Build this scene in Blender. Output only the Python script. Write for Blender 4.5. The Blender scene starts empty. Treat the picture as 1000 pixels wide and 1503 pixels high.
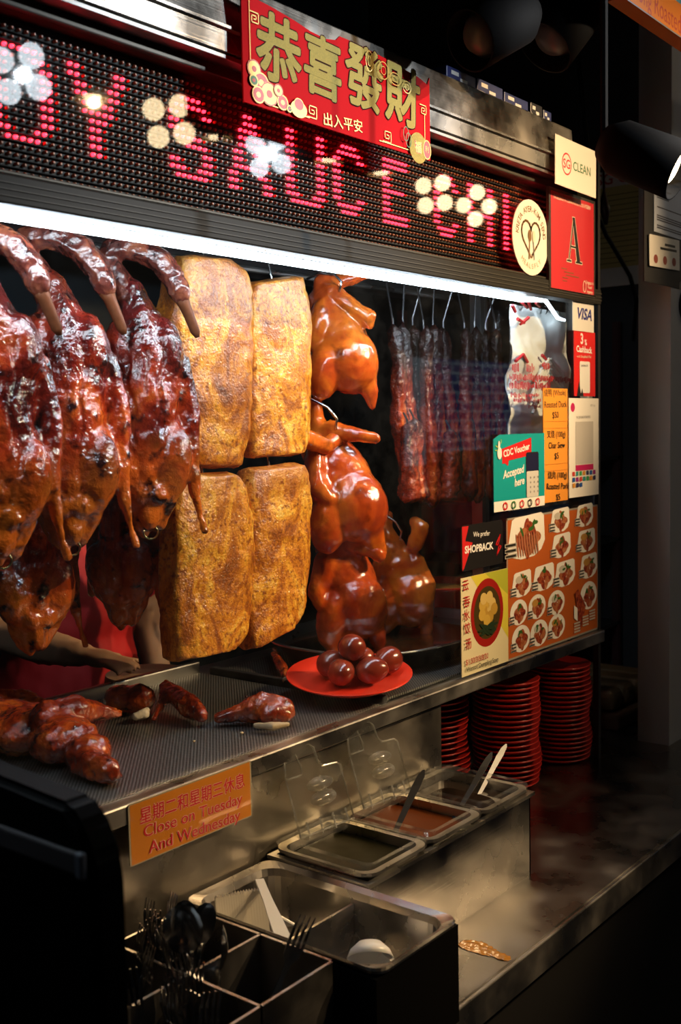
import bpy, bmesh, math, random
from mathutils import Vector, Matrix, noise
random.seed(7)
SC = bpy.context.scene
COL = SC.collection
R = math.radians

# ------------------------------------------------------------------ camera
# world: X runs along the stall front, Y into the stall, Z up; the camera stands over (0, 0)
FPX, CX, CY, ZC = 1600.0, 500.0, 751.5, 1.59
AX = Vector((0.621502, -0.07384906, 0.77992408))     # the world axes as seen by the lens (right, down, forward)
AY = Vector((-0.78315891, -0.03323528, 0.62093279))
AZ = Vector((-0.01993431, -0.99671547, -0.07849134))
cam_data = bpy.data.cameras.new('camera')
cam = bpy.data.objects.new('camera', cam_data); COL.objects.link(cam)
cam.matrix_world = Matrix(((AX[0], -AX[1], -AX[2], 0), (AY[0], -AY[1], -AY[2], 0), (AZ[0], -AZ[1], -AZ[2], ZC), (0, 0, 0, 1)))
cam_data.sensor_fit = 'VERTICAL'; cam_data.sensor_height = 36; cam_data.sensor_width = 24
cam_data.lens = FPX / 1503 * 36
cam_data.clip_start = .05
cam_data.dof.use_dof = True; cam_data.dof.focus_distance = 1.85; cam_data.dof.aperture_fstop = 6.3
SC.camera = cam
# ------------------------------------------------------------------ world, exposure
w = bpy.data.worlds.new('night'); SC.world = w; w.use_nodes = True
w.node_tree.nodes['Background'].inputs[0].default_value = (.05, .055, .07, 1)
w.node_tree.nodes['Background'].inputs[1].default_value = .02
SC.view_settings.view_transform = 'Standard'; SC.view_settings.look = 'None'
SC.view_settings.gamma = 1; SC.view_settings.use_curve_mapping = False
SC.view_settings.exposure = 0.0

def spot(name, loc, target, power, color, size=R(50), blend=.6, radius=.04, parent=None):
    l = bpy.data.lights.new(name, 'SPOT'); l.energy = power; l.color = color
    l.spot_size = size; l.spot_blend = blend; l.shadow_soft_size = radius
    o = bpy.data.objects.new(name, l); COL.objects.link(o)
    o.location = loc
    o.rotation_euler = (Vector(target) - Vector(loc)).to_track_quat('-Z', 'Y').to_euler()
    if parent:
        bpy.context.view_layer.update()
        m = o.matrix_world.copy(); o.parent = parent; o.matrix_world = m
    return o
WARM = (1, .66, .33); COLD = (.82, .93, 1)

# ------------------------------------------------------------------ helpers
def on_y(px, py, y):          # the point of a plane parallel to the shop front seen at a photo pixel
    d = Vector((px - CX, py - CY, FPX)); t = y / d.dot(AY); q = d * t
    return Vector((q.dot(AX), y, ZC + q.dot(AZ)))
def on_z(px, py, z):
    d = Vector((px - CX, py - CY, FPX)); t = (z - ZC) / d.dot(AZ); q = d * t
    return Vector((q.dot(AX), q.dot(AY), z))

def thing(name, label, cat, loc=(0, 0, 0), rz=0, group=None):
    o = bpy.data.objects.new(name, None); COL.objects.link(o)
    o.empty_display_size = .05
    o.location = loc; o.rotation_euler = (0, 0, rz)
    o['label'] = label; o['category'] = cat
    if group: o['group'] = group
    return o
def tag(o, label, cat, group=None):
    o['label'] = label; o['category'] = cat
    if group: o['group'] = group
    return o
def mesh_of(bm, smooth=False):
    me = bpy.data.meshes.new('m'); bm.normal_update(); bm.to_mesh(me); bm.free()
    if smooth:
        for p in me.polygons: p.use_smooth = True
    return me
def obj(name, me, mat=None, parent=None, smooth=None, world=False):
    """one mesh object; world=True: the mesh was built in world coordinates and is moved under its parent's origin"""
    if isinstance(me, bmesh.types.BMesh): me = mesh_of(me)
    if smooth is not None:
        for p in me.polygons: p.use_smooth = smooth
    me.name = name
    if mat is not None and not me.materials: me.materials.append(mat)
    o = bpy.data.objects.new(name, me); COL.objects.link(o)
    if parent is not None:
        o.parent = parent
        if world:
            off = Vector(parent.location)
            if parent.parent: off = off + parent.parent.location
            me.transform(Matrix.Translation(-off))
    return o
def at_base(o, base):          # give a top-level mesh built in world coordinates its own origin
    o.data.transform(Matrix.Translation(-Vector(base))); o.location = base
    return o
def struct(o):
    o['kind'] = 'structure'; return o
def dup(root, loc=None, rz=None, label=None, scale=None):
    r = root.copy(); COL.objects.link(r)
    if loc is not None: r.location = loc
    if rz is not None: r.rotation_euler = (root.rotation_euler[0], root.rotation_euler[1], rz)
    if scale is not None: r.scale = scale if hasattr(scale, '__len__') else (scale,) * 3
    if label: r['label'] = label
    for ch in list(root.children):
        c = ch.copy(); COL.objects.link(c); c.parent = r
        for g in list(ch.children):
            d = g.copy(); COL.objects.link(d); d.parent = c
    return r

def box(bm, x0, x1, y0, y1, z0, z1, M=None):
    vs = [bm.verts.new((x, y, z)) for x in (x0, x1) for y in (y0, y1) for z in (z0, z1)]
    if M is not None:
        for v in vs: v.co = M @ v.co
    for f in ((0, 1, 3, 2), (4, 6, 7, 5), (0, 4, 5, 1), (2, 3, 7, 6), (0, 2, 6, 4), (1, 5, 7, 3)):
        bm.faces.new([vs[i] for i in f])
    return vs
def boxm(x0, x1, y0, y1, z0, z1, bev=0, seg=2):
    bm = bmesh.new(); box(bm, x0, x1, y0, y1, z0, z1)
    if bev: bmesh.ops.bevel(bm, geom=bm.edges[:], offset=bev, segments=seg, affect='EDGES', profile=.5)
    bmesh.ops.recalc_face_normals(bm, faces=bm.faces[:])
    return bm
def loft(bm, rings, cap=True, closed=True):
    V = [[bm.verts.new(p) for p in r] for r in rings]
    n = len(V[0])
    for a, b in zip(V, V[1:]):
        for i in range(n if closed else n - 1):
            j = (i + 1) % n
            bm.faces.new((a[i], a[j], b[j], b[i]))
    if cap:
        bm.faces.new(V[0][::-1]); bm.faces.new(V[-1])
    return V
def tube(bm, pts, rad, n=8, cap=True):
    pts = [Vector(p) for p in pts]
    if not hasattr(rad, '__len__'): rad = [rad] * len(pts)
    rings = []; ref = None
    for i, p in enumerate(pts):
        t = (pts[min(i + 1, len(pts) - 1)] - pts[max(i - 1, 0)]).normalized()
        if ref is None:
            ref = Vector((0, 0, 1)) if abs(t.z) < .9 else Vector((1, 0, 0))
        a = (ref - t * ref.dot(t)).normalized(); b = t.cross(a); ref = a
        rings.append([p + (a * math.cos(k * 2 * math.pi / n) + b * math.sin(k * 2 * math.pi / n)) * rad[i] for k in range(n)])
    loft(bm, rings, cap)
def tubem(pts, rad, n=8):
    bm = bmesh.new(); tube(bm, pts, rad, n); bmesh.ops.recalc_face_normals(bm, faces=bm.faces[:]); return bm
def lathe(prof, n=32, cap=False):
    bm = bmesh.new()
    rings = [[(r * math.cos(k * 2 * math.pi / n), r * math.sin(k * 2 * math.pi / n), z) for k in range(n)] for r, z in prof]
    loft(bm, rings, cap); bmesh.ops.remove_doubles(bm, verts=bm.verts[:], dist=1e-6)
    bmesh.ops.recalc_face_normals(bm, faces=bm.faces[:]); return bm
def rrect(w, h, r, z=0, n=5, cx=0, cy=0):
    out = []
    for (sx, sy, a0) in ((1, 1, 0), (-1, 1, 90), (-1, -1, 180), (1, -1, 270)):
        for k in range(n + 1):
            a = R(a0 + 90 * k / n)
            out.append((cx + sx * (w / 2 - r) + r * math.cos(a), cy + sy * (h / 2 - r) + r * math.sin(a), z))
    return out
def poly_prism(pts, y0, y1):   # outline in X/Z, extruded along Y
    bm = bmesh.new()
    a = [bm.verts.new((p[0], y0, p[1])) for p in pts]; b = [bm.verts.new((p[0], y1, p[1])) for p in pts]
    bm.faces.new(a); bm.faces.new(b[::-1]); n = len(pts)
    for i in range(n): bm.faces.new((a[i], b[i], b[(i + 1) % n], a[(i + 1) % n]))
    bmesh.ops.recalc_face_normals(bm, faces=bm.faces[:])
    return bm
def ellipsoid(bm, c, r, rot=(0, 0, 0), u=20, v=12):
    from mathutils import Euler
    M = Matrix.Translation(c) @ Euler(rot).to_matrix().to_4x4() @ Matrix.Diagonal((*r, 1))
    bmesh.ops.create_uvsphere(bm, u_segments=u, v_segments=v, radius=1, matrix=M)
def chain(bm, pts, rad, step=.006):   # overlapping balls along a polyline: a limb to be fused by the remesher
    for (p, q), (a, b) in zip(zip(pts, pts[1:]), zip(rad, rad[1:])):
        p = Vector(p); q = Vector(q); k = max(2, int((q - p).length / step))
        for i in range(k + 1):
            t = i / k; rr = a + (b - a) * t
            bmesh.ops.create_icosphere(bm, subdivisions=1, radius=rr * 1.06, matrix=Matrix.Translation(p.lerp(q, t)))
def fuse(bm, voxel=.004, smooth=6, amp=.0015, freq=60, seed=0, amp2=0, freq2=180, carve=None):
    """balls -> one continuous skin, then wrinkles"""
    me = bpy.data.meshes.new('f'); bm.to_mesh(me); bm.free()
    o = bpy.data.objects.new('f', me); COL.objects.link(o)
    m = o.modifiers.new('r', 'REMESH'); m.mode = 'VOXEL'; m.voxel_size = voxel
    s = o.modifiers.new('s', 'SMOOTH'); s.iterations = smooth; s.factor = .5
    dg = bpy.context.evaluated_depsgraph_get()
    out = bpy.data.meshes.new_from_object(o.evaluated_get(dg))
    bpy.data.objects.remove(o); bpy.data.meshes.remove(me)
    off = Vector((seed * 3.1, seed * 1.7, seed * .9))
    nn = [v.normal.copy() for v in out.vertices]
    for v, n in zip(out.vertices, nn):
        p = v.co * freq + off
        d = noise.fractal(p, 1, 2, 4) * amp
        if amp2: d -= abs(noise.noise(Vector((v.co.x * freq2, v.co.y * freq2, v.co.z * freq2 * .35)) + off)) * amp2
        if carve: d += carve(v.co)
        v.co += n * d
    for p in out.polygons: p.use_smooth = True
    return out

# ------------------------------------------------------------------ materials
MATS = {}
def nt(name):
    m = bpy.data.materials.new(name); m.use_nodes = True
    return m, m.node_tree.nodes, m.node_tree.links, m.node_tree.nodes['Principled BSDF']
def mat(name, col, rough=.5, metal=0, coat=0, emit=None, estr=0, var=0, vscale=30, bump=0, bscale=200, spec=.5, sss=0):
    if name in MATS: return MATS[name]
    m, N, L, b = nt(name)
    b.inputs['Base Color'].default_value = (*col, 1); b.inputs['Roughness'].default_value = rough
    b.inputs['Metallic'].default_value = metal; b.inputs['Coat Weight'].default_value = coat
    b.inputs['Specular IOR Level'].default_value = spec
    if emit: b.inputs['Emission Color'].default_value = (*emit, 1); b.inputs['Emission Strength'].default_value = estr
    if sss:
        b.inputs['Subsurface Weight'].default_value = sss; b.inputs['Subsurface Radius'].default_value = (.01, .004, .002)
    tc = N.new('ShaderNodeTexCoord')
    if var:
        n = N.new('ShaderNodeTexNoise'); n.inputs['Scale'].default_value = vscale; n.inputs['Detail'].default_value = 6
        L.new(tc.outputs['Object'], n.inputs['Vector'])
        mx = N.new('ShaderNodeMix'); mx.data_type = 'RGBA'
        mx.inputs['A'].default_value = (*[c * (1 - var) for c in col], 1); mx.inputs['B'].default_value = (*[min(1, c * (1 + var)) for c in col], 1)
        L.new(n.outputs['Fac'], mx.inputs['Factor']); L.new(mx.outputs['Result'], b.inputs['Base Color'])
        mr = N.new('ShaderNodeMapRange'); mr.inputs['To Min'].default_value = max(.02, rough - .12); mr.inputs['To Max'].default_value = min(1, rough + .15)
        L.new(n.outputs['Fac'], mr.inputs['Value']); L.new(mr.outputs['Result'], b.inputs['Roughness'])
    if bump:
        n2 = N.new('ShaderNodeTexNoise'); n2.inputs['Scale'].default_value = bscale; n2.inputs['Detail'].default_value = 5
        L.new(tc.outputs['Object'], n2.inputs['Vector'])
        bp = N.new('ShaderNodeBump'); bp.inputs['Strength'].default_value = bump; bp.inputs['Distance'].default_value = .002
        L.new(n2.outputs['Fac'], bp.inputs['Height']); L.new(bp.outputs['Normal'], b.inputs['Normal'])
    MATS[name] = m; return m
def steel(name, col=(.55, .54, .52), rough=.28, axis=(3, 3, 300), dirt=.25):
    """brushed stainless steel with smears"""
    if name in MATS: return MATS[name]
    m, N, L, b = nt(name)
    b.inputs['Metallic'].default_value = 1
    tc = N.new('ShaderNodeTexCoord'); mp = N.new('ShaderNodeMapping'); mp.inputs['Scale'].default_value = axis
    n = N.new('ShaderNodeTexNoise'); n.inputs['Scale'].default_value = 1; n.inputs['Detail'].default_value = 6
    L.new(tc.outputs['Object'], mp.inputs['Vector']); L.new(mp.outputs['Vector'], n.inputs['Vector'])
    n2 = N.new('ShaderNodeTexNoise'); n2.inputs['Scale'].default_value = 9; n2.inputs['Detail'].default_value = 7
    L.new(tc.outputs['Object'], n2.inputs['Vector'])
    mr = N.new('ShaderNodeMapRange'); mr.inputs['From Min'].default_value = .35; mr.inputs['From Max'].default_value = .7
    mr.inputs['To Min'].default_value = rough - .07; mr.inputs['To Max'].default_value = rough + .2
    L.new(n2.outputs['Fac'], mr.inputs['Value']); L.new(mr.outputs['Result'], b.inputs['Roughness'])
    mx = N.new('ShaderNodeMix'); mx.data_type = 'RGBA'
    mx.inputs['A'].default_value = (*[c * (1 - dirt) for c in col], 1); mx.inputs['B'].default_value = (*col, 1)
    L.new(n2.outputs['Fac'], mx.inputs['Factor']); L.new(mx.outputs['Result'], b.inputs['Base Color'])
    bp = N.new('ShaderNodeBump'); bp.inputs['Strength'].default_value = .12; bp.inputs['Distance'].default_value = .001
    L.new(n.outputs['Fac'], bp.inputs['Height']); L.new(bp.outputs['Normal'], b.inputs['Normal'])
    MATS[name] = m; return m
def glass(name, tint=(.97, .99, 1), ior=1.5, rough=0.0, haze=0.0):
    """thin pane: clear, mirror-like by Fresnel, a trace of grime"""
    if name in MATS: return MATS[name]
    m, N, L, b = nt(name); N.remove(b)
    out = N['Material Output']
    t = N.new('ShaderNodeBsdfTransparent'); t.inputs[0].default_value = (*tint, 1)
    g = N.new('ShaderNodeBsdfGlossy'); g.inputs['Roughness'].default_value = rough
    lw = N.new('ShaderNodeLayerWeight'); lw.inputs['Blend'].default_value = .5
    pw = N.new('ShaderNodeMath'); pw.operation = 'POWER'; pw.inputs[1].default_value = 5; L.new(lw.outputs['Facing'], pw.inputs[0])
    f0 = ((ior - 1) / (ior + 1)) ** 2
    fr = N.new('ShaderNodeMath'); fr.operation = 'MULTIPLY_ADD'; fr.inputs[1].default_value = 1 - f0; fr.inputs[2].default_value = f0; L.new(pw.outputs[0], fr.inputs[0])
    mx = N.new('ShaderNodeMixShader'); L.new(fr.outputs[0], mx.inputs[0]); L.new(t.outputs[0], mx.inputs[1]); L.new(g.outputs[0], mx.inputs[2])
    last = mx
    if haze:
        d = N.new('ShaderNodeBsdfDiffuse'); d.inputs[0].default_value = (.8, .85, .9, 1)
        n = N.new('ShaderNodeTexNoise'); n.inputs['Scale'].default_value = 14; n.inputs['Detail'].default_value = 8; n.inputs['Roughness'].default_value = .7
        tc = N.new('ShaderNodeTexCoord'); L.new(tc.outputs['Object'], n.inputs['Vector'])
        mr = N.new('ShaderNodeMapRange'); mr.inputs['From Min'].default_value = .45; mr.inputs['From Max'].default_value = .8; mr.inputs['To Max'].default_value = haze * 3; mr.inputs['To Min'].default_value = haze * .4
        L.new(n.outputs['Fac'], mr.inputs['Value'])
        m2 = N.new('ShaderNodeMixShader'); L.new(mr.outputs[0], m2.inputs[0]); L.new(mx.outputs[0], m2.inputs[1]); L.new(d.outputs[0], m2.inputs[2]); last = m2
    L.new(last.outputs[0], out.inputs[0]); MATS[name] = m; return m
def ramp_mat(name, stops, scale=(20, 20, 20), detail=8, rough=.25, coat=.6, bumps=((250, .3),), zgrad=None, nrough=.6, dist=.6, pits=None, sss=.08, spots=None):
    """roast skin: a colour ramp over noise; zgrad = (z0, z1, colour at z1) shifts the tone along the piece"""
    if name in MATS: return MATS[name]
    m, N, L, b = nt(name)
    tc = N.new('ShaderNodeTexCoord'); mp = N.new('ShaderNodeMapping'); mp.inputs['Scale'].default_value = scale
    oi = N.new('ShaderNodeObjectInfo')
    sh = N.new('ShaderNodeVectorMath'); sh.operation = 'ADD'
    sm = N.new('ShaderNodeVectorMath'); sm.operation = 'SCALE'; sm.inputs['Scale'].default_value = 3.0
    cb = N.new('ShaderNodeCombineXYZ')
    for k in range(3): L.new(oi.outputs['Random'], cb.inputs[k])
    L.new(cb.outputs[0], sm.inputs[0])
    L.new(tc.outputs['Object'], sh.inputs[0]); L.new(sm.outputs[0], sh.inputs[1]); L.new(sh.outputs[0], mp.inputs['Vector'])
    n = N.new('ShaderNodeTexNoise'); n.inputs['Scale'].default_value = 1; n.inputs['Detail'].default_value = detail
    n.inputs['Roughness'].default_value = nrough; n.inputs['Distortion'].default_value = dist
    L.new(mp.outputs['Vector'], n.inputs['Vector'])
    cr = N.new('ShaderNodeValToRGB'); L.new(n.outputs['Fac'], cr.inputs['Fac'])
    e = cr.color_ramp.elements
    while len(e) < len(stops): e.new(.5)
    for k, (p, c) in enumerate(stops): e[k].position = p; e[k].color = (*c, 1)
    col = cr.outputs['Color']
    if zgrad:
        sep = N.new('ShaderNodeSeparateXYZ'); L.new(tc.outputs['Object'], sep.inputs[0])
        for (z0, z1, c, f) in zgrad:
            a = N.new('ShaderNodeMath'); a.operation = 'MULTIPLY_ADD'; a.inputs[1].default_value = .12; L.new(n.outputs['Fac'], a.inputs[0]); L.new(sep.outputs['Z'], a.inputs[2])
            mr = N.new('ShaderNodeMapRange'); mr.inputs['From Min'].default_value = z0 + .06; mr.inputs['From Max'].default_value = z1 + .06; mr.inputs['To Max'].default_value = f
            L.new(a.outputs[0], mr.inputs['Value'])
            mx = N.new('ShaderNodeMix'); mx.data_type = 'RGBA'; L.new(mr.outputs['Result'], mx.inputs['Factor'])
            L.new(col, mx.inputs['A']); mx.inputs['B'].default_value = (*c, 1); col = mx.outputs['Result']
    if spots:
        sc_, c_, lo, hi = spots
        ns = N.new('ShaderNodeTexNoise'); ns.inputs['Scale'].default_value = sc_; ns.inputs['Detail'].default_value = 5; L.new(sh.outputs[0], ns.inputs['Vector'])
        mr = N.new('ShaderNodeMapRange'); mr.inputs['From Min'].default_value = lo; mr.inputs['From Max'].default_value = hi; L.new(ns.outputs['Fac'], mr.inputs['Value'])
        mx = N.new('ShaderNodeMix'); mx.data_type = 'RGBA'; L.new(mr.outputs['Result'], mx.inputs['Factor']); L.new(col, mx.inputs['A']); mx.inputs['B'].default_value = (*c_, 1); col = mx.outputs['Result']
    L.new(col, b.inputs['Base Color'])
    b.inputs['Roughness'].default_value = rough; b.inputs['Coat Weight'].default_value = coat; b.inputs['Coat Roughness'].default_value = .12
    b.inputs['Subsurface Weight'].default_value = sss; b.inputs['Subsurface Radius'].default_value = (.008, .003, .001)
    prev = None
    for (s, st) in bumps:
        nb = N.new('ShaderNodeTexNoise'); nb.inputs['Scale'].default_value = s; nb.inputs['Detail'].default_value = 4
        L.new(sh.outputs[0], nb.inputs['Vector'])
        bp = N.new('ShaderNodeBump'); bp.inputs['Strength'].default_value = st; bp.inputs['Distance'].default_value = .6 / s
        L.new(nb.outputs['Fac'], bp.inputs['Height'])
        if prev: L.new(prev, bp.inputs['Normal'])
        prev = bp.outputs['Normal']
    if pits:
        vo = N.new('ShaderNodeTexVoronoi'); vo.inputs['Scale'].default_value = pits[0]; L.new(sh.outputs[0], vo.inputs['Vector'])
        bp = N.new('ShaderNodeBump'); bp.inputs['Strength'].default_value = pits[1]; bp.inputs['Distance'].default_value = .0015
        L.new(vo.outputs['Distance'], bp.inputs['Height'])
        if prev: L.new(prev, bp.inputs['Normal'])
        prev = bp.outputs['Normal']
    if prev:
        L.new(prev, b.inputs['Normal']); L.new(prev, b.inputs['Coat Normal'])
    MATS[name] = m; return m

# lettering: one mesh per line of print
def text_mesh(s, size, bold=0, shear=0, spacing=1, align='CENTER', ext=0):
    c = bpy.data.curves.new('t', 'FONT'); c.body = s; c.size = size; c.align_x = align; c.align_y = 'CENTER'
    heavy = bold if any(ord(q) > 0x2E80 for q in s) else 0
    c.offset = 0 if heavy else bold * size; c.shear = shear; c.space_character = spacing; c.resolution_u = 3; c.extrude = ext
    o = bpy.data.objects.new('t', c); COL.objects.link(o)
    dg = bpy.context.evaluated_depsgraph_get()
    me = bpy.data.meshes.new_from_object(o.evaluated_get(dg))
    bpy.data.objects.remove(o); bpy.data.curves.remove(c)
    if heavy:
        b2 = bmesh.new()
        for k in range(8):
            q = me.copy(); q.transform(Matrix.Translation((heavy * size * math.cos(k * math.pi / 4), heavy * size * math.sin(k * math.pi / 4), k * .00001))); b2.from_mesh(q); bpy.data.meshes.remove(q)
        me = mesh_of(b2)
    return me
TOXZ = Matrix(((1, 0, 0, 0), (0, 0, -1, 0), (0, 1, 0, 0), (0, 0, 0, 1)))
class Sheet:
    """a flat sheet on a plane facing the viewer (-Y); prints lie in millimetre steps on its face.  u, v run 0..1 over the sheet"""
    def __init__(s, name, label, cat, x0, x1, z0, z1, y, m, thick=.0015, corner=0, tilt=0, pts=None, group=None):
        s.w = x1 - x0; s.h = z1 - z0
        if pts: bm = poly_prism([((p[0] - .5) * s.w, p[1] * s.h) for p in pts], 0, thick)
        elif corner:
            bm = poly_prism([(p[0], p[1] + s.h / 2) for p in rrect(s.w, s.h, corner)], 0, thick)
        else: bm = boxm(-s.w / 2, s.w / 2, 0, thick, 0, s.h)
        s.o = obj(name, bm, m); s.o.location = ((x0 + x1) / 2, y, z0); s.o.rotation_euler = (0, tilt, 0)
        tag(s.o, label, cat, group); s.k = 1
    def lay(s): s.k += 1; return -.00007 * s.k
    def at(s, px, py):
        q = on_y(px, py, s.o.location.y); return (q.x - s.o.location.x) / s.w + .5, (q.z - s.o.location.z) / s.h
    def line(s, t, p, q, size, m, bold=0, **k):      # a line of print between two points seen in the photo
        a, b = s.at(*p), s.at(*q); dx, dz = (b[0] - a[0]) * s.w, (b[1] - a[1]) * s.h
        return s.text(t, (a[0] + b[0]) / 2, (a[1] + b[1]) / 2, size, m, bold, rot=-math.atan2(dz, dx), width=math.hypot(dx, dz), **k)
    def polyp(s, pts, m, name='printed_shape'): return s.poly([s.at(*p) for p in pts], m, name)
    def ellp(s, px, py, rx, ry, m, name='printed_disc', n=24):
        c = s.at(px, py); a = s.at(px + rx, py); b = s.at(px, py + ry)
        return s.ell(c[0], c[1], abs(a[0] - c[0]) * s.w, abs(b[1] - c[1]) * s.h, m, name, n)
    def place(s, me, u, v, name, m, rot=0):
        y = s.lay(); s.k += 1.2 * (len(me.vertices) > 150)
        me.transform(Matrix.Translation(((u - .5) * s.w, y, v * s.h)) @ Matrix.Rotation(rot, 4, 'Y') @ TOXZ)
        return obj(name, me, m, s.o)
    def text(s, t, u, v, size, m, bold=0, rot=0, width=None, name='lettering', **k):
        me = text_mesh(t, size, bold, **k)
        if width:
            xs = [q.co.x for q in me.vertices]
            if xs and max(xs) > min(xs): me.transform(Matrix.Diagonal((width / (max(xs) - min(xs)), 1, 1, 1)))
        return s.place(me, u, v, name, m, rot)
    def rect(s, u0, u1, v0, v1, m, name='printed_panel', corner=0):
        w_, h_ = (u1 - u0) * s.w, (v1 - v0) * s.h
        bm = bmesh.new()
        if corner: bm.faces.new([bm.verts.new(p) for p in rrect(w_, h_, corner)])
        else: bm.faces.new([bm.verts.new(p) for p in ((-w_ / 2, -h_ / 2, 0), (w_ / 2, -h_ / 2, 0), (w_ / 2, h_ / 2, 0), (-w_ / 2, h_ / 2, 0))])
        return s.place(mesh_of(bm), (u0 + u1) / 2, (v0 + v1) / 2, name, m)
    def poly(s, pts, m, name='printed_shape'):      # pts in u, v
        bm = bmesh.new(); bm.faces.new([bm.verts.new(((p[0] - .5) * s.w, (p[1] - .5) * s.h, 0)) for p in pts])
        bmesh.ops.triangulate(bm, faces=bm.faces[:])
        return s.place(mesh_of(bm), .5, .5, name, m)
    def ell(s, u, v, rx, rz, m, name='printed_disc', n=24, rot=0):
        bm = bmesh.new(); bm.faces.new([bm.verts.new((rx * math.cos(k * 2 * math.pi / n), rz * math.sin(k * 2 * math.pi / n), 0)) for k in range(n)])
        return s.place(mesh_of(bm), u, v, name, m, rot)
    def ring(s, u, v, rx, rz, t, m, name='printed_ring', n=32):
        bm = bmesh.new()
        loft(bm, [[((rx - d) * math.cos(k * 2 * math.pi / n), (rz - d) * math.sin(k * 2 * math.pi / n), 0) for k in range(n)] for d in (0, t)], cap=False)
        return s.place(mesh_of(bm), u, v, name, m)
    def strokes(s, lines, t, m, name='printed_line'):   # polylines in u, v, joined: one drawing
        bm = bmesh.new()
        for ln in lines:
            for a, b in zip(ln, ln[1:]):
                a = Vector(((a[0] - .5) * s.w, (a[1] - .5) * s.h, 0)); b = Vector(((b[0] - .5) * s.w, (b[1] - .5) * s.h, 0))
                d = (b - a).normalized() * t / 2; n = Vector((-d.y, d.x, 0))
                bm.faces.new([bm.verts.new(q) for q in (a - d - n, b + d - n, b + d + n, a - d + n)])
        return s.place(mesh_of(bm), .5, .5, name, m)

WHITE = mat('paper_white', (.85, .84, .8), .6, spec=.2)
BLACK = mat('black_print', (.01, .01, .01), .5)
RED = mat('red_print', (.62, .012, .014), .45)
ST = steel('brushed_steel')
STD = steel('dark_steel', (.3, .29, .28), .33)
MBK = mat('matt_black', (.004, .004, .0045), .75, spec=.1)
BLK = mat('black_plastic', (.006, .006, .007), .4)
DARK = mat('dark_paint', (.012, .012, .014), .6)
ALU = mat('aluminium', (.5, .52, .54), .35, metal=1)
G = 1.10                      # plane of the front glass
FL = 1.106                    # height of the display floor
CT = .80                      # height of the counter top

# ================================================================== the setting
flo = struct(obj('floor', boxm(-3, 9, -4.5, 4, -.05, 0), mat('floor_tile', (.05, .045, .045), .5, var=.3, vscale=6)))
cei = struct(obj('ceiling', boxm(-3, 9, -4.5, 4, 3.3, 3.35), mat('ceiling_paint', (.02, .02, .022), .8)))
wb = struct(obj('wall_back', boxm(-1, 3.3, 2.45, 2.55, 0, 3.3), mat('back_tile', (.03, .045, .06), .5, var=.3, vscale=4)))
wr = struct(obj('wall_right', boxm(3.3, 3.4, .98, 2.45, 0, 3.3), mat('right_wall_paint', (.035, .035, .04), .8)))
pil = struct(obj('wall_pillar', boxm(2.52, 2.9, 1.0, 1.08, CT, 3.3), mat('pillar_paint', (.45, .45, .46), .7, var=.2, vscale=3)))

# ---------------------------------------------------------------- counter
ct = thing('serving_counter', 'long stainless steel serving counter in front of the roast display', 'counter', (1.7, 1.1, 0))
obj('counter_top', boxm(.66, 3.2, .775, 1.75, CT - .012, CT, .003), steel('counter_steel', (.40, .385, .36), .27, (200, 4, 4), .5), ct, world=True)
obj('front_lip', boxm(.66, 3.2, .768, .775, CT - .05, CT, .002), ST, ct, world=True)
obj('base_cabinet', boxm(.7, 3.15, .83, 1.7, 0, CT - .012), mat('counter_base', (.008, .008, .009), .5), ct, world=True)
sp = bmesh.new()
for (px, py, r) in ((686, 1387, .014), (694, 1389, .016), (703, 1391, .017), (712, 1395, .015), (720, 1398, .012), (728, 1401, .009), (735, 1404, .010), (743, 1407, .008)):
    q = on_z(px, py, CT); ellipsoid(sp, (q.x, q.y, CT + .0006), (r * 1.2, r, .0016), (0, 0, .5))
o = obj('sauce_spill', fuse(sp, .0014, 4, .0012, 160), mat('spilt_sauce', (.4, .17, .02), .12, coat=.8, var=.3, vscale=120), world=False)
tag(o, 'dried orange sauce spill on the steel counter beside the cutlery pan', 'sauce spill'); at_base(o, (1.37, .833, CT))

# ---------------------------------------------------------------- display cabinet
XL, XR = .30, 2.34
cab = thing('display_cabinet', 'glass fronted stainless steel cabinet displaying the roast meats', 'display cabinet', (1.4, 1.35, CT))
def tray_mesh_mat():
    m, N, L, b = nt('perforated_steel')
    tc = N.new('ShaderNodeTexCoord'); sep = N.new('ShaderNodeSeparateXYZ'); L.new(tc.outputs['Object'], sep.inputs[0])
    outs = []
    for ax in 'XY':
        a = N.new('ShaderNodeMath'); a.operation = 'MULTIPLY'; a.inputs[1].default_value = 2 * math.pi / .0068; L.new(sep.outputs[ax], a.inputs[0])
        s = N.new('ShaderNodeMath'); s.operation = 'SINE'; L.new(a.outputs[0], s.inputs[0]); outs.append(s)
    mu = N.new('ShaderNodeMath'); mu.operation = 'MULTIPLY'; L.new(outs[0].outputs[0], mu.inputs[0]); L.new(outs[1].outputs[0], mu.inputs[1])
    mr = N.new('ShaderNodeMapRange'); mr.inputs['From Min'].default_value = .05; mr.inputs['From Max'].default_value = .3; L.new(mu.outputs[0], mr.inputs['Value'])
    mx = N.new('ShaderNodeMix'); mx.data_type = 'RGBA'; mx.inputs['A'].default_value = (.34, .33, .31, 1); mx.inputs['B'].default_value = (.01, .009, .008, 1)
    L.new(mr.outputs['Result'], mx.inputs['Factor']); L.new(mx.outputs['Result'], b.inputs['Base Color'])
    b.inputs['Metallic'].default_value = .85; b.inputs['Roughness'].default_value = .38
    bp = N.new('ShaderNodeBump'); bp.inputs['Strength'].default_value = .5; bp.inputs['Distance'].default_value = .002; bp.invert = True
    L.new(mr.outputs['Result'], bp.inputs['Height']); L.new(bp.outputs['Normal'], b.inputs['Normal'])
    return m
PERF = tray_mesh_mat()
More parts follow.
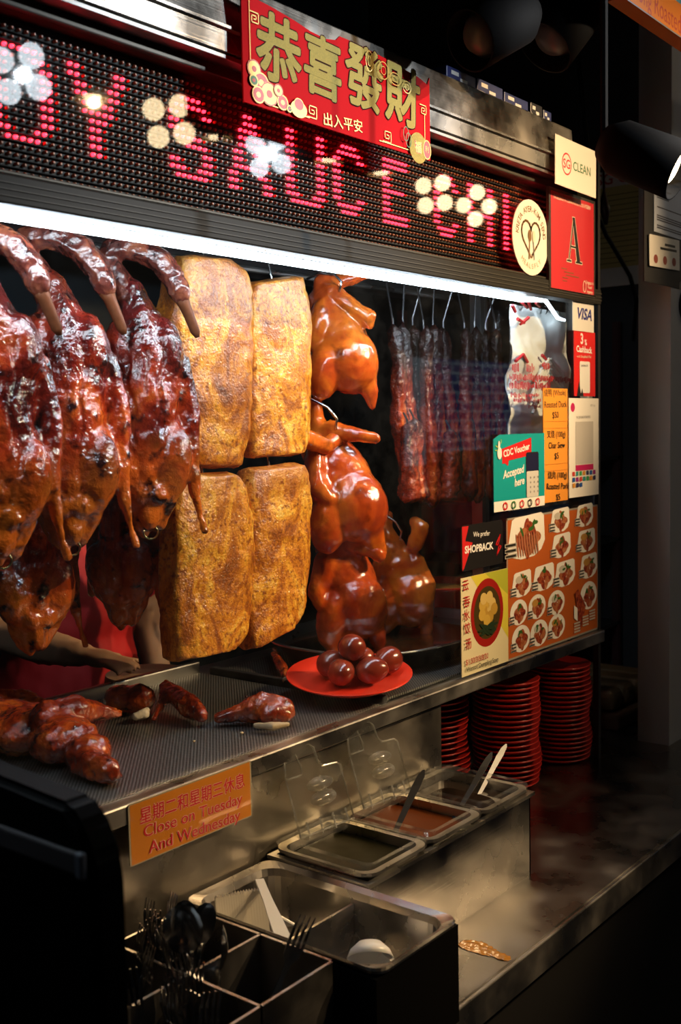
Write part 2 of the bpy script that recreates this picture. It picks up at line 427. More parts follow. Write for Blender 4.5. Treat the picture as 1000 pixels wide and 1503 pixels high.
obj('display_floor', boxm(XL, XR, 1.098, 1.62, FL - .03, FL - .006), STD, cab, world=True)
obj('front_flange', boxm(XL, XR, 1.083, 1.11, FL - .028, FL, .003), ST, cab, world=True)
obj('front_panel', boxm(XL, 1.668, 1.098, 1.112, CT, FL - .03, .002), steel('panel_steel', (.5, .47, .42), .3, (3, 3, 200), .4), cab, world=True)
obj('panel_seam', boxm(XL, 1.668, 1.0955, 1.098, FL - .034, FL - .030), BLK, cab, world=True)
obj('back_panel', boxm(XL, 1.668, 1.60, 1.615, CT, FL - .03), STD, cab, world=True)
for x in (XR - .012,):
    for y in (1.10, 1.60):
        obj('corner_post', boxm(x, x + .012, y - .006, y + .008, CT, 2.2), DARK, cab, world=True)
obj('end_post', boxm(2.290, 2.306, 1.38, 1.41, FL, 1.905), ALU, cab, world=True)
obj('end_post', boxm(2.312, 2.322, 1.38, 1.41, FL, 1.905), ALU, cab, world=True)
obj('glass_pane', boxm(XL, XR - .012, 1.099, 1.103, FL, 1.862), glass('display_glass', ior=1.42, haze=.0025), cab, world=True)
obj('glass_pane', boxm(XR - .008, XR - .004, 1.11, 1.60, FL, 1.862), glass('display_glass'), cab, world=True)
tf = obj('top_track', boxm(XL, XR - .012, 1.086, 1.12, 1.852, 1.8855, .002), mat('dark_aluminium', (.022, .0215, .019), .5, spec=.15), cab, world=True)
for k, z in enumerate((1.860, 1.8675, 1.875)):
    obj('track_groove', boxm(XL, XR - .012, 1.0845, 1.0862, z, z + .0016), mat('groove_line', (.06, .057, .05), .5, spec=.2), tf, world=True)
obj('cabinet_roof', boxm(XL, XR - .014, 1.222, 1.59, 1.905, 1.92), DARK, cab, world=True)
obj('hanging_rail', tubem([(XL, 1.30, 1.898), (1.5, 1.30, 1.898)], .006), ST, cab, world=True)
obj('hanging_rail', tubem([(XL, 1.47, 1.898), (2.3, 1.47, 1.898)], .006), ST, cab, world=True)
obj('hanging_rail', tubem([(1.52, 1.36, 1.898), (2.32, 1.36, 1.898)], .005), ST, cab, world=True)

# mesh trays on the display floor
tr = thing('drip_tray', 'wide perforated steel drip tray under the hanging ducks', 'tray', (1.0, 1.33, FL - .006))
obj('perforated_sheet', boxm(XL + .02, 1.50, 1.112, 1.5595, FL - .005, FL - .001), PERF, tr, world=True)
obj('tray_rim', boxm(XL + .02, 1.50, 1.56, 1.575, FL - .005, FL + .022, .003), STD, tr, world=True)
tr2 = thing('drip_tray', 'smaller perforated tray raised under the plate of eggs', 'tray', (1.75, 1.33, FL - .006))
obj('perforated_sheet', boxm(1.52, 2.15, 1.115, 1.53, FL + .002, FL + .006), PERF, tr2, world=True)
obj('tray_rim', boxm(1.505, 1.52, 1.112, 1.54, FL - .005, FL + .012, .003), DARK, tr2, world=True)

# ---------------------------------------------------------------- strip light inside the glass
sl = thing('strip_light', 'glaring white strip light along the top edge of the glass', 'light', (1.2, 1.14, 1.84))
obj('channel', boxm(XL, 2.075, 1.128, 1.150, 1.8585, 1.864), DARK, sl, world=True)
TUBE = mat('tube_glow', (1, 1, 1), .4, emit=(.80, .92, 1), estr=60)
obj('tube', tubem([(XL, 1.137, 1.8485), (1.0, 1.137, 1.8485), (2.06, 1.137, 1.8485)], .0062, 10), TUBE, sl, smooth=True, world=True)
a = on_y(800, 440, 1.14); b_ = on_y(806, 448, 1.14); c_ = on_y(819, 467, 1.14); d_ = on_y(829, 470, 1.14)
obj('loose_strip_end', tubem([(2.06, 1.137, 1.8485), a, b_, c_, d_], [.006, .005, .004, .004, .003], 6), mat('strip_end_glow', (1, 1, 1), .4, emit=(.8, .92, 1), estr=7), sl, smooth=True, world=True)

# ---------------------------------------------------------------- LED sign
PIT = .0105; Z0 = 1.8985; NR = 17; X0 = .52; NC = 154
led = thing('led_sign', 'long scrolling LED sign with red lit letters above the glass', 'led sign', (1.25, 1.16, 1.886))
obj('housing', boxm(XL, 2.155, 1.124, 1.21, 1.887, 2.086, .002), mat('led_board', (.01, .011, .011), .55), led, world=True)
for (x0, x1, z0, z1) in ((XL, 2.155, 2.078, 2.094), (2.146, 2.160, 1.887, 2.086), (XL, 2.155, 1.8865, 1.892)):
    obj('sign_frame', boxm(x0, x1, 1.092, 1.124, z0, z1, .002), mat('sign_frame', (.05, .046, .036), .45, metal=.4), led, world=True)
FONT = {
 'O': "..#####..|.##...##.|##.....##|##.....##|##.....##|##.....##|##.....##|##.....##|##.....##|.##...##.|..#####..",
 'Y': "##.....##|##.....##|.##...##.|.##...##.|..##.##..|..#####..|...###...|...##....|...##....|...##....|...##....",
 'S': "..####..|.######.|##....##|##......|###.....|.#####..|...####.|......##|##....##|###..###|.######.",
 'A': "...##....|...###...|..####...|..##.##..|..##.##..|.##..##..|.##...##.|.#######.|##....##.|##.....##|##.....##",
 'U': "##.....##|##.....##|##.....##|##.....##|##.....##|##.....##|##.....##|##.....##|##.....##|###...###|.#######.",
 'C': "..####..|.######.|##....##|##......|##......|##......|##......|##......|##....##|.######.|..####..",
 'E': "#######|#######|##.....|##.....|##.....|######.|##.....|##.....|##.....|#######|#######",
 'H': "##.....##|##.....##|##.....##|##.....##|##.....##|#########|##.....##|##.....##|##.....##|##.....##|##.....##",
 'I': "##|##|##|##|##|##|##|##|##|##|##"}
lit = set()
for ch, x in (('O', .772), ('Y', .888), ('S', 1.056), ('A', 1.168), ('U', 1.2955), ('C', 1.413), ('E', 1.551), ('C', 1.705), ('H', 1.826), ('I', 1.962), ('C', 2.035)):
    c0 = round((x - X0) / PIT)
    for r, row in enumerate(FONT[ch].split('|')):
        for k, q in enumerate(row):
            if q == '#': lit.add((c0 + k, 14 - r))
def led_mesh(which):
    vs, fs = [], []
    for c in range(NC):
        for r in range(NR):
            if ((c, r) in lit) != which: continue
            x, z = X0 + c * PIT, Z0 + r * PIT; b0 = len(vs); rr = .0024
            for (dy, q) in ((0, rr), (-.0035, rr * .95), (-.0052, rr * .5)):
                for k in range(6): a = k * math.pi / 3; vs.append((x + q * math.cos(a), 1.124 + dy, z + q * math.sin(a)))
            for t in (0, 6):
                for k in range(6): j = (k + 1) % 6; fs.append((b0 + t + k, b0 + t + j, b0 + t + 6 + j, b0 + t + 6 + k))
            fs.append(tuple(b0 + 12 + k for k in range(6)))
    me = bpy.data.meshes.new('leds'); me.from_pydata(vs, [], fs); return me
o = obj('unlit_diode', led_mesh(False), mat('diode_off', (.75, .25, .11), .3, coat=.3), led, world=True); o['kind'] = 'stuff'; o['label'] = 'rows of dull orange unlit diodes'
o = obj('lit_diode', led_mesh(True), mat('diode_on', (.3, .02, .02), .3, emit=(1, .010, .022), estr=17), led, world=True); o['kind'] = 'stuff'; o['label'] = 'glowing red diodes spelling OY SAUCE CHIC'
vs, fs = [], []
for r in range(NR + 1):
    z = Z0 + (r - .5) * PIT; b0 = len(vs)
    vs += [(x, y, z + dz) for x in (X0 - .1, X0 + NC * PIT) for y in (1.1195, 1.124) for dz in (-.0006, .0006)]
    fs += [tuple(b0 + i for i in f) for f in ((0, 1, 3, 2), (4, 6, 7, 5), (0, 4, 5, 1), (2, 3, 7, 6), (0, 2, 6, 4), (1, 5, 7, 3))]
me = bpy.data.meshes.new('lv'); me.from_pydata(vs, [], fs)
o = obj('louvre', me, mat('louvre_plastic', (.006, .0065, .0065), .6, spec=.2), led, world=True); o['kind'] = 'stuff'
obj('cover_pane', boxm(XL, 2.146, 1.100, 1.103, 1.892, 2.078), glass('sign_cover', (.9, .92, .92), 1.45, .02), led, world=True)

# ---------------------------------------------------------------- steel hood over the sign
hd = thing('steel_hood', 'brushed steel hood fascia running above the LED sign', 'hood', (1.2, 1.15, 2.09))
HST = steel('hood_steel', (.45, .42, .38), .22, (4, 4, 500), .35)
bm = poly_prism([(0, 0)] * 3, 0, 1) if False else bmesh.new()
prof = [(1.072, 2.098), (1.064, 2.1015), (1.064, 2.1285), (1.058, 2.1305), (1.058, 2.1345), (1.064, 2.1365), (1.07, 2.200), (1.075, 2.204), (1.30, 2.204), (1.30, 2.098)]
loft(bm, [[(x, y, z) for (y, z) in prof] for x in (XL, 2.15)])
bmesh.ops.recalc_face_normals(bm, faces=bm.faces[:])
obj('fascia', bm, HST, hd, world=True)
obj('lower_lip', boxm(XL, 2.15, 1.066, 1.095, 2.092, 2.0985, .001), STD, hd, world=True)
bx = [(1.70, 1.80, .028), (1.805, 1.90, .030), (1.905, 2.00, .027), (2.01, 2.06, .030), (2.065, 2.10, .026)]
for i, (x0, x1, h) in enumerate(bx):
    o = obj('packet_carton', boxm(x0, x1, 1.09, 1.2, 2.204, 2.204 + h, .002), mat('carton_blue', (.015, .03, .16), .4, var=.3, vscale=20) if i != 3 else mat('carton_black', (.02, .02, .03), .4))
    at_base(o, ((x0 + x1) / 2, 1.145, 2.204))
    tag(o, ['blue carton on the hood next to the red banner', 'blue carton on the hood, second from the banner', 'blue carton lying on the hood beside the black one', 'black printed carton among blue cartons on the hood', 'small blue carton at the end of the row on the hood'][i], 'carton', 'cartons on top of the hood')
    pr = bmesh.new()
    w_ = (x1 - x0)
    for (u0, u1, v0, v1) in ((-.35, -.1, .55, .8), (-.05, .2, .3, .5)):
        pr.faces.new([pr.verts.new(q) for q in ((u0 * w_, -.0553, v0 * h), (u1 * w_, -.0553, v0 * h), (u1 * w_, -.0553, v1 * h), (u0 * w_, -.0553, v1 * h))])
    obj('print', pr, WHITE, o)

# ---------------------------------------------------------------- lamps
def reflected(px, py, zt, plane=1.10):
    p = on_y(px, py, plane); d = p - Vector((0, 0, ZC)); d.y = -d.y
    t = (zt - p.z) / d.z
    return p + d * t, p
PW = mat('lens_white', (1, 1, 1), .3, emit=(.85, .93, 1), estr=14)
PWM = mat('lens_warm', (1, 1, 1), .3, emit=(1, .74, .42), estr=18)
def cluster(px, py, zt, m, warm, rot):
    loc, p = reflected(px, py, zt)
    t = thing('spotlight_cluster', 'black ceiling spotlight cluster with four %s lenses over the aisle' % ('warm' if warm else 'cold white'), 'spotlight', loc, 0,
              'warm spotlight clusters over the aisle' if warm else 'white spotlight clusters over the aisle')
    q = (p - loc).to_track_quat('-Z', 'Y').to_matrix().to_4x4() @ Matrix.Rotation(rot, 4, 'Z')
    s = (loc - p).length + p.length
    r = .036
    hb = boxm(-.095, .095, -.095, .095, .004, .05, .012); hm = mesh_of(hb); hm.transform(q); obj('housing', hm, BLK, t)
    for sx in (-1, 1):
        for sy in (-1, 1):
            l = lathe([(0, -.004), (r * .7, -.003), (r, .002), (r, .02)], 20); lm = mesh_of(l); lm.transform(q @ Matrix.Translation((sx * .043, sy * .043, 0))); obj('lens_offscreen', lm, m, t)
    obj('stem', tubem([(0, 0, .03), (0, 0, 3.3 - loc.z)], .008), BLK, t)
    return t, loc, p
CL = [cluster(30, 108, 2.62, PW, 0, .2), cluster(395, 226, 2.62, PW, 0, .15), cluster(249, 178, 2.6, PWM, 1, .15), cluster(638, 285, 2.62, PWM, 1, .1), cluster(700, 302, 2.62, PWM, 1, .7)]
TAN = mat('shade_tan', (.62, .46, .27), .5)
PD = []
for (px, py) in ((136, 146), (318, 204), (484, 237), (560, 256)):
    loc, p = reflected(px, py, 2.75)
    t = thing('pendant_lamp', 'tan dome pendant lamp hanging over the aisle', 'pendant lamp', loc, 0, 'dome pendant lamps over the aisle')
    obj('shade', lathe([(.07, 0), (.068, .012), (.05, .045), (.02, .065), (0, .068)], 24), TAN, t, smooth=True)
    obj('bulb_offscreen', lathe([(0, .0), (.03, .002), (.032, .02), (0, .03)], 16), PWM, t, smooth=True)
    obj('cord', tubem([(0, 0, .06), (0, 0, 3.3 - loc.z)], .003, 6), BLK, t); PD.append((t, loc))

# the lit can lamp beside the certificate
def can_lamp(loc, target, label, lit_, L_=.17, r=.055):
    t = thing('can_spotlight', label, 'spotlight', loc)
    q = (Vector(target) - Vector(loc)).to_track_quat('-Z', 'Y').to_matrix().to_4x4()
    m = mesh_of(lathe([(0, L_), (r * .6, L_), (r * .95, L_ * .8), (r, 0), (r * .93, 0), (r * .9, L_ * .3), (0, L_ * .35)], 28)); m.transform(q); obj('shade', m, MBK, t, smooth=True)
    m = mesh_of(lathe([(0, .008), (r * .5, .012), (r * .75, .03), (r * .5, .05), (0, .055)], 20)); m.transform(q)
    obj('bulb', m, mat('bulb_warm', (1, 1, 1), .3, emit=(1, .72, .38), estr=22) if lit_ else mat('bulb_dead', (.1, .1, .1), .3), t, smooth=True)
    top = q @ Vector((0, 0, L_))
    obj('arm', tubem([top, (top.x, top.y, top.z + .05), (top.x, top.y, 3.3 - loc[2])], .006, 8), MBK, t)
    return t
LP = on_y(1000, 252, .60)
lamp = can_lamp(LP, (LP.x + .12, LP.y - .80, LP.z - .42), 'black can spotlight with glowing warm bulb beside the certificate', True, .125, .042)
can_lamp(on_y(690, 60, .95), (1.2, 1.05, 2.0), 'unlit black can spotlight hanging before the blue cartons', False, .15, .05)
can_lamp(on_y(800, 70, .95), (1.6, 1.05, 2.0), 'unlit black can spotlight hanging above the cleanliness poster', False, .16, .055)
# the aisle lamps whose reflections show in the LED sign: one light each, coloured as its own lens
def beam(name, src, target, power, col, deg, blend=.9, off=.035):
    t, loc = src[0], src[1]; d = (Vector(target) - loc).normalized()
    spot(name, loc + d * off, target, power, col, R(deg), blend, .016, t)
CW = (.85, .93, 1)
beam('white_cluster_over_banner_offscreen', CL[0], (1.35, 1.05, 1.95), 100, CW, 36)
beam('white_cluster_over_sign_offscreen', CL[1], (1.0, 1.1, 2.0), 110, CW, 26)
beam('warm_cluster_over_posters_offscreen', CL[2], (1.95, 1.1, 1.85), 200, WARM, 36)
beam('pendant_over_meats_offscreen', PD[0], (1.5, 1.15, 1.35), 160, WARM, 44)
beam('pendant_over_counter_offscreen', PD[1], (1.38, .95, .95), 290, WARM, 22)

# far stall whose blue screen shows in the glass
fs_ = thing('menu_screen', 'blue and white lit menu screen of the stall across the aisle', 'screen', (8.3, -3.0, 1.2))
obj('frame', boxm(7.3, 9.6, -3.05, -3.0, 1.2, 2.2), DARK, fs_, world=True)
obj('stand', boxm(8.2, 8.5, -3.05, -3.0, 0, 1.2), DARK, fs_, world=True)
def screen_mat():
    m, N, L, b = nt('menu_screen_glow')
    tc = N.new('ShaderNodeTexCoord'); n = N.new('ShaderNodeTexBrick'); n.inputs['Scale'].default_value = 3
    n.inputs['Color1'].default_value = (.02, .09, .5, 1); n.inputs['Color2'].default_value = (.06, .02, .3, 1); n.inputs['Mortar'].default_value = (.5, .7, .9, 1)
    n.inputs['Mortar Size'].default_value = .035
    mp = N.new('ShaderNodeMapping'); mp.inputs['Rotation'].default_value = (R(90), 0, 0); L.new(tc.outputs['Object'], mp.inputs[0]); L.new(mp.outputs[0], n.inputs['Vector'])
    b.inputs['Base Color'].default_value = (0, 0, 0, 1); L.new(n.outputs['Color'], b.inputs['Emission Color']); b.inputs['Emission Strength'].default_value = .4
    return m
obj('display_offscreen', boxm(7.75, 9.55, -3.0, -2.99, 1.35, 2.15), screen_mat(), fs_, world=True)
obj('light_strip_offscreen', boxm(7.4, 7.7, -3.0, -2.99, 1.25, 2.15), mat('screen_white', (0, 0, 0), .5, emit=(.6, .85, 1), estr=.5), fs_, world=True)

# ================================================================== sheets and stickers on the shop front
def rect_px(tl, tr, br, bl, y):
    a, b, c, d = [on_y(*q, y) for q in (tl, tr, br, bl)]
    return (a.x + d.x) / 2, (b.x + c.x) / 2, (c.z + d.z) / 2, (a.z + b.z) / 2
def arc_text(s, r, a0, a1, size, flip=False, bold=.02):
    bm = bmesh.new(); n = len(s)
    for i, ch in enumerate(s):
        if ch == ' ': continue
        a = R(a0 + (a1 - a0) * i / (n - 1))
        me = text_mesh(ch, size, bold)
        rot = a + (math.pi / 2 if flip else -math.pi / 2)
        me.transform(Matrix.Translation((r * math.cos(a), r * math.sin(a), 0)) @ Matrix.Rotation(rot, 4, 'Z'))
        bm.from_mesh(me); bpy.data.meshes.remove(me)
    return mesh_of(bm)
GREEN = mat('green_print', (.02, .16, .04), .5)
NAVY = mat('navy_print', (.01, .02, .22), .5)
BROWN = mat('brown_print', (.22, .11, .03), .5)
GREY = mat('grey_print', (.25, .25, .25), .5)
GOLD = mat('gold_print', (.75, .48, .10), .4, metal=.15, var=.25, vscale=300)
CREAM = mat('cream_print', (.8, .72, .55), .5)

# red new year banner
Y_ = 1.045
a = on_y(358, 150, Y_); b_ = on_y(632, 235, Y_)
x0, x1, z0, z1 = a.x, b_.x, (a.z + b_.z) / 2, 2.178
top = [(1, .95), (.985, .86), (.93, .90), (.86, .92), (.76, .95), (.66, .97), (.56, .985), (.47, .985), (.45, .93), (.40, .90), (.32, .91), (.24, .95), (.14, .985), (.06, 1), (0, 1.03)]
S = Sheet('new_year_banner', 'red new year banner with gold glitter characters hanging over the hood', 'banner', x0, x1, z0, z1, Y_, mat('banner_red', (.62, .006, .010), .6, spec=.04), thick=.0025, pts=[(0, 0), (.5, -.005), (1, 0)] + top)
GLIT = mat('gold_glitter', (.62, .47, .12), .35, metal=.25, var=.55, vscale=900, bump=.8, bscale=1500)
for ch, p, sz in (('恭', (410, 82), .098), ('喜', (474, 106), .092), ('發', (535, 122), .100), ('財', (591, 147), .100)):
    u, v = S.at(*p)
    S.text(ch, u, v, sz, mat('dark_outline', (.03, .0, .0), .6, spec=.05), .044, rot=R(2), name='character_outline')
    S.text(ch, u, v, sz, GLIT, .026, rot=R(2), name='character')
S.line('出入平安', (474, 176), (531, 188), .0205, GOLD, .008)
def fret(u, v, s, fx, fz):
    L_ = [(0, 0), (4, 0), (4, 3), (1, 3), (1, 1), (3, 1), (3, 2), (2, 2)]
    return [(u + fx * p[0] * s, v + fz * p[1] * s * S.w / S.h) for p in L_]
for ln in (fret(.29, .05, .012, 1, 1), fret(.70, .05, .012, 1, 1), [(.12, .04), (.30, .04)], [(.68, .04), (.96, .04), (.96, .5)], [(.03, .35), (.03, .95)], fret(.03, .86, .010, 1, -1), fret(.93, .60, .010, 1, -1)):
    S.strokes([ln], .0016, GOLD, 'fretwork')
for (u, v, r, m) in ((.045, .33, .014, GOLD), (.075, .22, .016, RED), (.11, .14, .018, GOLD), (.06, .10, .013, RED), (.17, .10, .012, RED), (.04, .22, .009, GREEN), (.15, .20, .010, GOLD), (.2, .06, .006, GREEN)):
    S.ell(u, v, r, r * .9, m, 'printed_flower'); S.ring(u, v, r, r * .9, .0018, GOLD if m != GOLD else RED, 'flower_edge', 14); S.ell(u, v, r * .35, r * .3, GOLD if m == RED else RED, 'flower_heart', 10)
S.ell(.245, .085, .018, .012, GOLD, 'printed_ingot'); S.ell(.245, .13, .011, .009, RED, 'ingot_ball'); S.ring(.245, .13, .011, .009, .0012, GOLD, 'ball_edge', 16)
S.ell(.91, .09, .026, .025, GLIT, 'printed_ingot'); S.poly([(.885, .17), (.91, .12), (.935, .17), (.925, .03), (.895, .03)], RED, 'ingot_heart'); S.text('福', .91, .09, .020, GOLD, .02)
S.ell(.965, .10, .012, .016, RED, 'printed_coin'); S.ring(.965, .10, .012, .016, .0018, GOLD, 'coin_edge'); S.text('利', .965, .10, .012, GOLD, .0)
for (u, v, rx, rz) in ((.62, .84, .010, .016), (.70, .80, .014, .014), (.77, .76, .016, .010), (.84, .72, .012, .010)):
    S.ring(u, v, rx, rz, .0014, GOLD, 'scroll_ornament', 18); S.ring(u, v, rx * .5, rz * .5, .001, GOLD, 'scroll_ornament', 12)
S.ring(.83, .20, .008, .012, .0014, GREEN, 'leaf_knot'); S.ring(.845, .14, .008, .012, .0014, GREEN, 'leaf_knot')

# cleanliness poster (white)
r_ = rect_px((814, 200), (874, 218), (876, 290), (816, 271), 1.052)
S = Sheet('cleanliness_poster', 'white poster reading SG CLEAN at the end of the hood', 'poster', *r_, 1.052, mat('poster_cream', (.78, .73, .63), .55), tilt=R(.6))
u, v = S.at(832, 241); S.ring(u, v, .0215, .0225, .0032, RED, 'red_circle', 36); S.line('SG', (827, 240), (837, 243), .026, RED, .015); S.line('CLEAN', (841.5, 244), (867, 253), .026, GREEN, .01)
# certificate
r_ = rect_px((807, 273), (873, 296), (875, 437), (806, 427), 1.0845)
S = Sheet('certificate', 'framed red hygiene certificate with a large letter A', 'certificate', *r_, 1.0845, mat('certificate_frame', (.05, .045, .04), .25, coat=.5), thick=.007)
w_, h_ = S.w, S.h
CG = mat('certificate_red', (.62, .03, .04), .35, coat=.5)
S.rect(.035, .965, .03, .97, CG, 'certificate_sheet')
S.line('EXCELLENCE IN CLEANLINESS & FOOD HYGIENE', (813, 288), (867, 306), .011, CREAM, .012)
ax, az = S.at(842, 355); s_ = .44
def apoly(pts): return [(ax + p[0] * s_ * h_ / w_, az + p[1] * s_) for p in pts]
AB = mat('letter_black', (.015, .015, .01), .4)
for m, g in ((CREAM, .018), (AB, 0)):
    S.poly(apoly([(-.05 - g, .55 + g), (.06 + g, .55 + g), (.34 + g, -.45 - g), (.17 - g, -.45 - g)]), m, 'letter_stroke')
    S.poly(apoly([(-.02 - g, .50 + g), (.02 + g, .50 + g), (-.22 + g, -.45 - g), (-.26 - g, -.45 - g)]), m, 'letter_stroke')
    S.poly(apoly([(-.16, -.10 + g), (.16, -.10 + g), (.18, -.14 - g), (-.18, -.14 - g)]), m, 'letter_stroke')
    S.poly(apoly([(-.34 - g, -.47 - g), (-.12 + g, -.47 - g), (-.12 + g, -.43 + g), (-.34 - g, -.43 + g)]), m, 'letter_serif')
    S.poly(apoly([(.10 - g, -.47 - g), (.42 + g, -.47 - g), (.42 + g, -.43 + g), (.10 - g, -.43 + g)]), m, 'letter_serif')
for (u0, u1, v) in ((.24, .36, .235), (.30, .50, .205), (.34, .62, .175), (.26, .38, .145), (.26, .36, .115)):
    S.rect(u0, u1, v, v + .008, BROWN, 'small_print')
S.text('Singapore\nFood\nAgency', .86, .10, .010, CREAM, .01); S.ring(.74, .10, .008, .013, .002, CREAM, 'agency_mark', 14)
# round sticker
c = on_y(780, 349, 1.09); rad = .0755
bm = lathe([(0, 0), (rad, 0), (rad, .0018), (0, .0018)], 48)
me = mesh_of(bm); me.transform(Matrix.Rotation(R(90), 4, 'X') @ Matrix.Identity(4))
o = obj('round_sticker', me, mat('sticker_white', (.88, .85, .76), .45)); o.location = (c.x - .002, 1.0915, c.z); tag(o, 'round white sticker with a heart enclosing spoon and fork', 'sticker')
class OnObj(Sheet):
    def __init__(s, o, w, h, y0=0): s.o = o; s.w = w; s.h = h; s.k = 1; s.y0 = y0
    def lay(s): s.k += 1; return s.y0 - .00015 * s.k
S = OnObj(o, 2 * rad, 2 * rad, -.0018)
def put(me, name, m): S.place(me, .5, 0, name, m)
put(arc_text('KRETA AYER-KIM SENG', .056, 172, 8, .0165, bold=.015), 'lettering', BROWN)
put(arc_text('MEALSFLY', .058, 232, 308, .0145, flip=True, bold=.0), 'lettering', mat('pale_brown', (.4, .28, .14), .5))
hp = []
for k in range(33):
    t_ = k / 32 * 2 * math.pi; hp.append((.5 + .0023 * 16 * math.sin(t_) ** 3 / (2 * rad) * 1.05, .5 + (.0023 * (13 * math.cos(t_) - 5 * math.cos(2 * t_) - 2 * math.cos(3 * t_) - math.cos(4 * t_)) * 1.15) / (2 * rad) ))
S.k += 1
def put_strokes(lines, t, m, nm):
    o2 = S.strokes(lines, t, m, nm); o2.data.transform(Matrix.Translation((0, 0, -rad)))
put_strokes([hp[:15] , hp[18:]], .0042, BROWN, 'heart_outline')
put_strokes([[(.46, .48), (.44, .22)], ], .003, BROWN, 'spoon_handle'); put_strokes([[(.56, .48), (.58, .22)]], .003, GREY, 'fork_handle')
e_ = S.ell(.46, .02, .0065, .012, BROWN, 'spoon_bowl'); e_ = S.ell(.57, .02, .006, .012, CREAM, 'fork_head')
# card sticker
r_ = rect_px((841, 437), (872, 443), (872, 489), (841, 484), 1.094)
S = Sheet('card_sticker', 'small white sticker reading VISA in navy letters', 'sticker', *r_, 1.094, mat('sticker_card', (.8, .78, .74), .4)); S.line('VISA', (847, 460), (868, 464), .034, NAVY, .03, shear=.25)
# cashback sticker
r_ = rect_px((840, 484), (873, 489), (875, 583), (846, 580), 1.0955)
S = Sheet('cashback_sticker', 'tall red sticker advertising three percent cashback', 'sticker', *r_, 1.0955, mat('sticker_red', (.72, .02, .018), .4)); WP = mat('white_print', (.85, .85, .83), .5)
u, v = S.at(854.5, 498); S.text('3', u, v, .032, WP, .03); u, v = S.at(860, 503); S.text('%', u, v, .018, WP, .02); S.line('Cashback', (846, 512), (869, 515), .019, WP, .03); S.line('with ShopBack Pay', (847, 523), (868, 524), .008, CREAM, 0)
a, b_ = S.at(851, 530), S.at(866, 577); S.rect(a[0], b_[0], b_[1], a[1], WP, 'white_label', .004); S.line('SHOPBACK', (853, 537), (863, 537), .006, BLACK, .02)
S.poly([(.12, .0), (.22, .22), (.30, .03), (.36, .12), (.42, .0)], BLACK, 'black_flash')
# payment sheet (its code left out)
r_ = rect_px((834, 584), (877, 585), (881, 724), (837, 732), 1.0925)
S = Sheet('payment_sheet', 'white payment sheet with a blank square and rows of small icons', 'poster', *r_, 1.0925, WHITE)
MAG = mat('magenta', (.55, .01, .12), .5)
u, v = S.at(841, 598); S.ell(u, v, .010, .010, MAG, 'logo_dot'); S.line('NETS PAY', (867, 595), (874, 596), .007, GREY, 0); S.line('YA ZHONG ROASTED', (846, 613), (867, 612), .008, GREY, .01)
a, b_ = S.at(845, 619), S.at(871, 680); S.rect(a[0], b_[0], b_[1], a[1], mat('pale_grey', (.55, .53, .5), .6), 'blank_square'); a, b_ = S.at(845, 683), S.at(871, 689); S.rect(a[0], b_[0], b_[1], a[1], MAG, 'magenta_bar')
ic = [mat('icon_%d' % k, c, .5) for k, c in enumerate(((.6, .05, .03), (.02, .1, .4), (.7, .3, .03), (.03, .3, .3), (.3, .02, .2), (.03, .03, .1), (.05, .35, .1)))]
for r in range(3):
    for k in range(7 if r < 2 else 3):
        S.rect(.1 + k * .115, .185 + k * .115, .215 - r * .058, .26 - r * .058, ic[(k * 3 + r) % 7], 'pay_icon', .002)
# price list
r_ = rect_px((796, 570), (832, 570), (835, 733), (800, 739), 1.0955)
S = Sheet('price_list', 'orange price list of roasted duck, char siew and pork', 'price list', *r_, 1.0955, mat('orange_paper', (.85, .33, .045), .5, spec=.2))
rows = [('烧鸭 (Whole)', 577, 799, 831), ('Roasted Duck', 594, 799, 832), ('$50', 609.6, 811, 820), ('叉烧 (100g)', 638, 803, 830), ('Char Siew', 654, 805, 829), ('$5', 669.5, 814, 820), ('烧肉 (100g)', 698, 804, 832), ('Roasted Pork', 714, 802, 834), ('$5', 730, 816, 822)]
for t_, py, xa, xb in rows: S.line(t_, (xa, py + .5), (xb, py - .5), .0175 if ord(t_[0]) > 999 else .019, AB, .008)
for v in (.71, .65, .335, .275): S.rect(0, 1, v, v + .002, mat('dark_orange', (.4, .12, .01), .5), 'rule')
# voucher poster
r_ = rect_px((724, 640), (800, 634), (799, 741), (726, 753), 1.0905)
S = Sheet('voucher_poster', 'turquoise poster with a red ribbon announcing accepted vouchers', 'poster', *r_, 1.0905, mat('turquoise_paper', (.005, .35, .38), .4), pts=[(0, 0), (1, 0), (1, 1), (.12, 1), (0, .94)])
S.rect(0, 1, 0, .135, WHITE, 'white_strip')
S.polyp([(736.5, 659), (780, 642), (780, 668), (747, 676), (746, 684), (741, 680), (737.5, 681)], RED, 'ribbon'); S.line('CDC Voucher', (739, 667), (777.5, 655), .0185, WP, .03)
S.line('Accepted', (738, 698), (769.5, 688), .022, WP, .028, shear=.2); S.line('here', (755, 709.5), (769.5, 705), .022, WP, .028, shear=.2)
a, b_ = S.at(772, 664), S.at(791, 728); S.rect(a[0], b_[0], b_[1], a[1], BLACK, 'phone', .006); a, b_ = S.at(773, 692), S.at(790.5, 728); S.rect(a[0], b_[0], b_[1], a[1], mat('phone_screen', (.62, .62, .6), .4), 'phone_keys', .003); a, b_ = S.at(773, 666), S.at(790.5, 690); S.rect(a[0], b_[0], b_[1], a[1], mat('phone_dark', (.01, .012, .05), .4), 'phone_head')
for r in range(4):
    for k in range(3): S.ell(.70 + k * .075, .21 + r * .065, .0025, .0025, GREY, 'phone_key', 8)
S.ell(.10, .76, .009, .012, WP, 'thumb_fist'); S.ell(.09, .85, .004, .011, WP, 'thumb')
S.strokes([[(.03, .86), (.06, .84)], [(.13, .93), (.125, .89)], [(.02, .80), (.05, .80)]], .002, mat('lime', (.5, .6, .05), .5), 'thumb_rays')
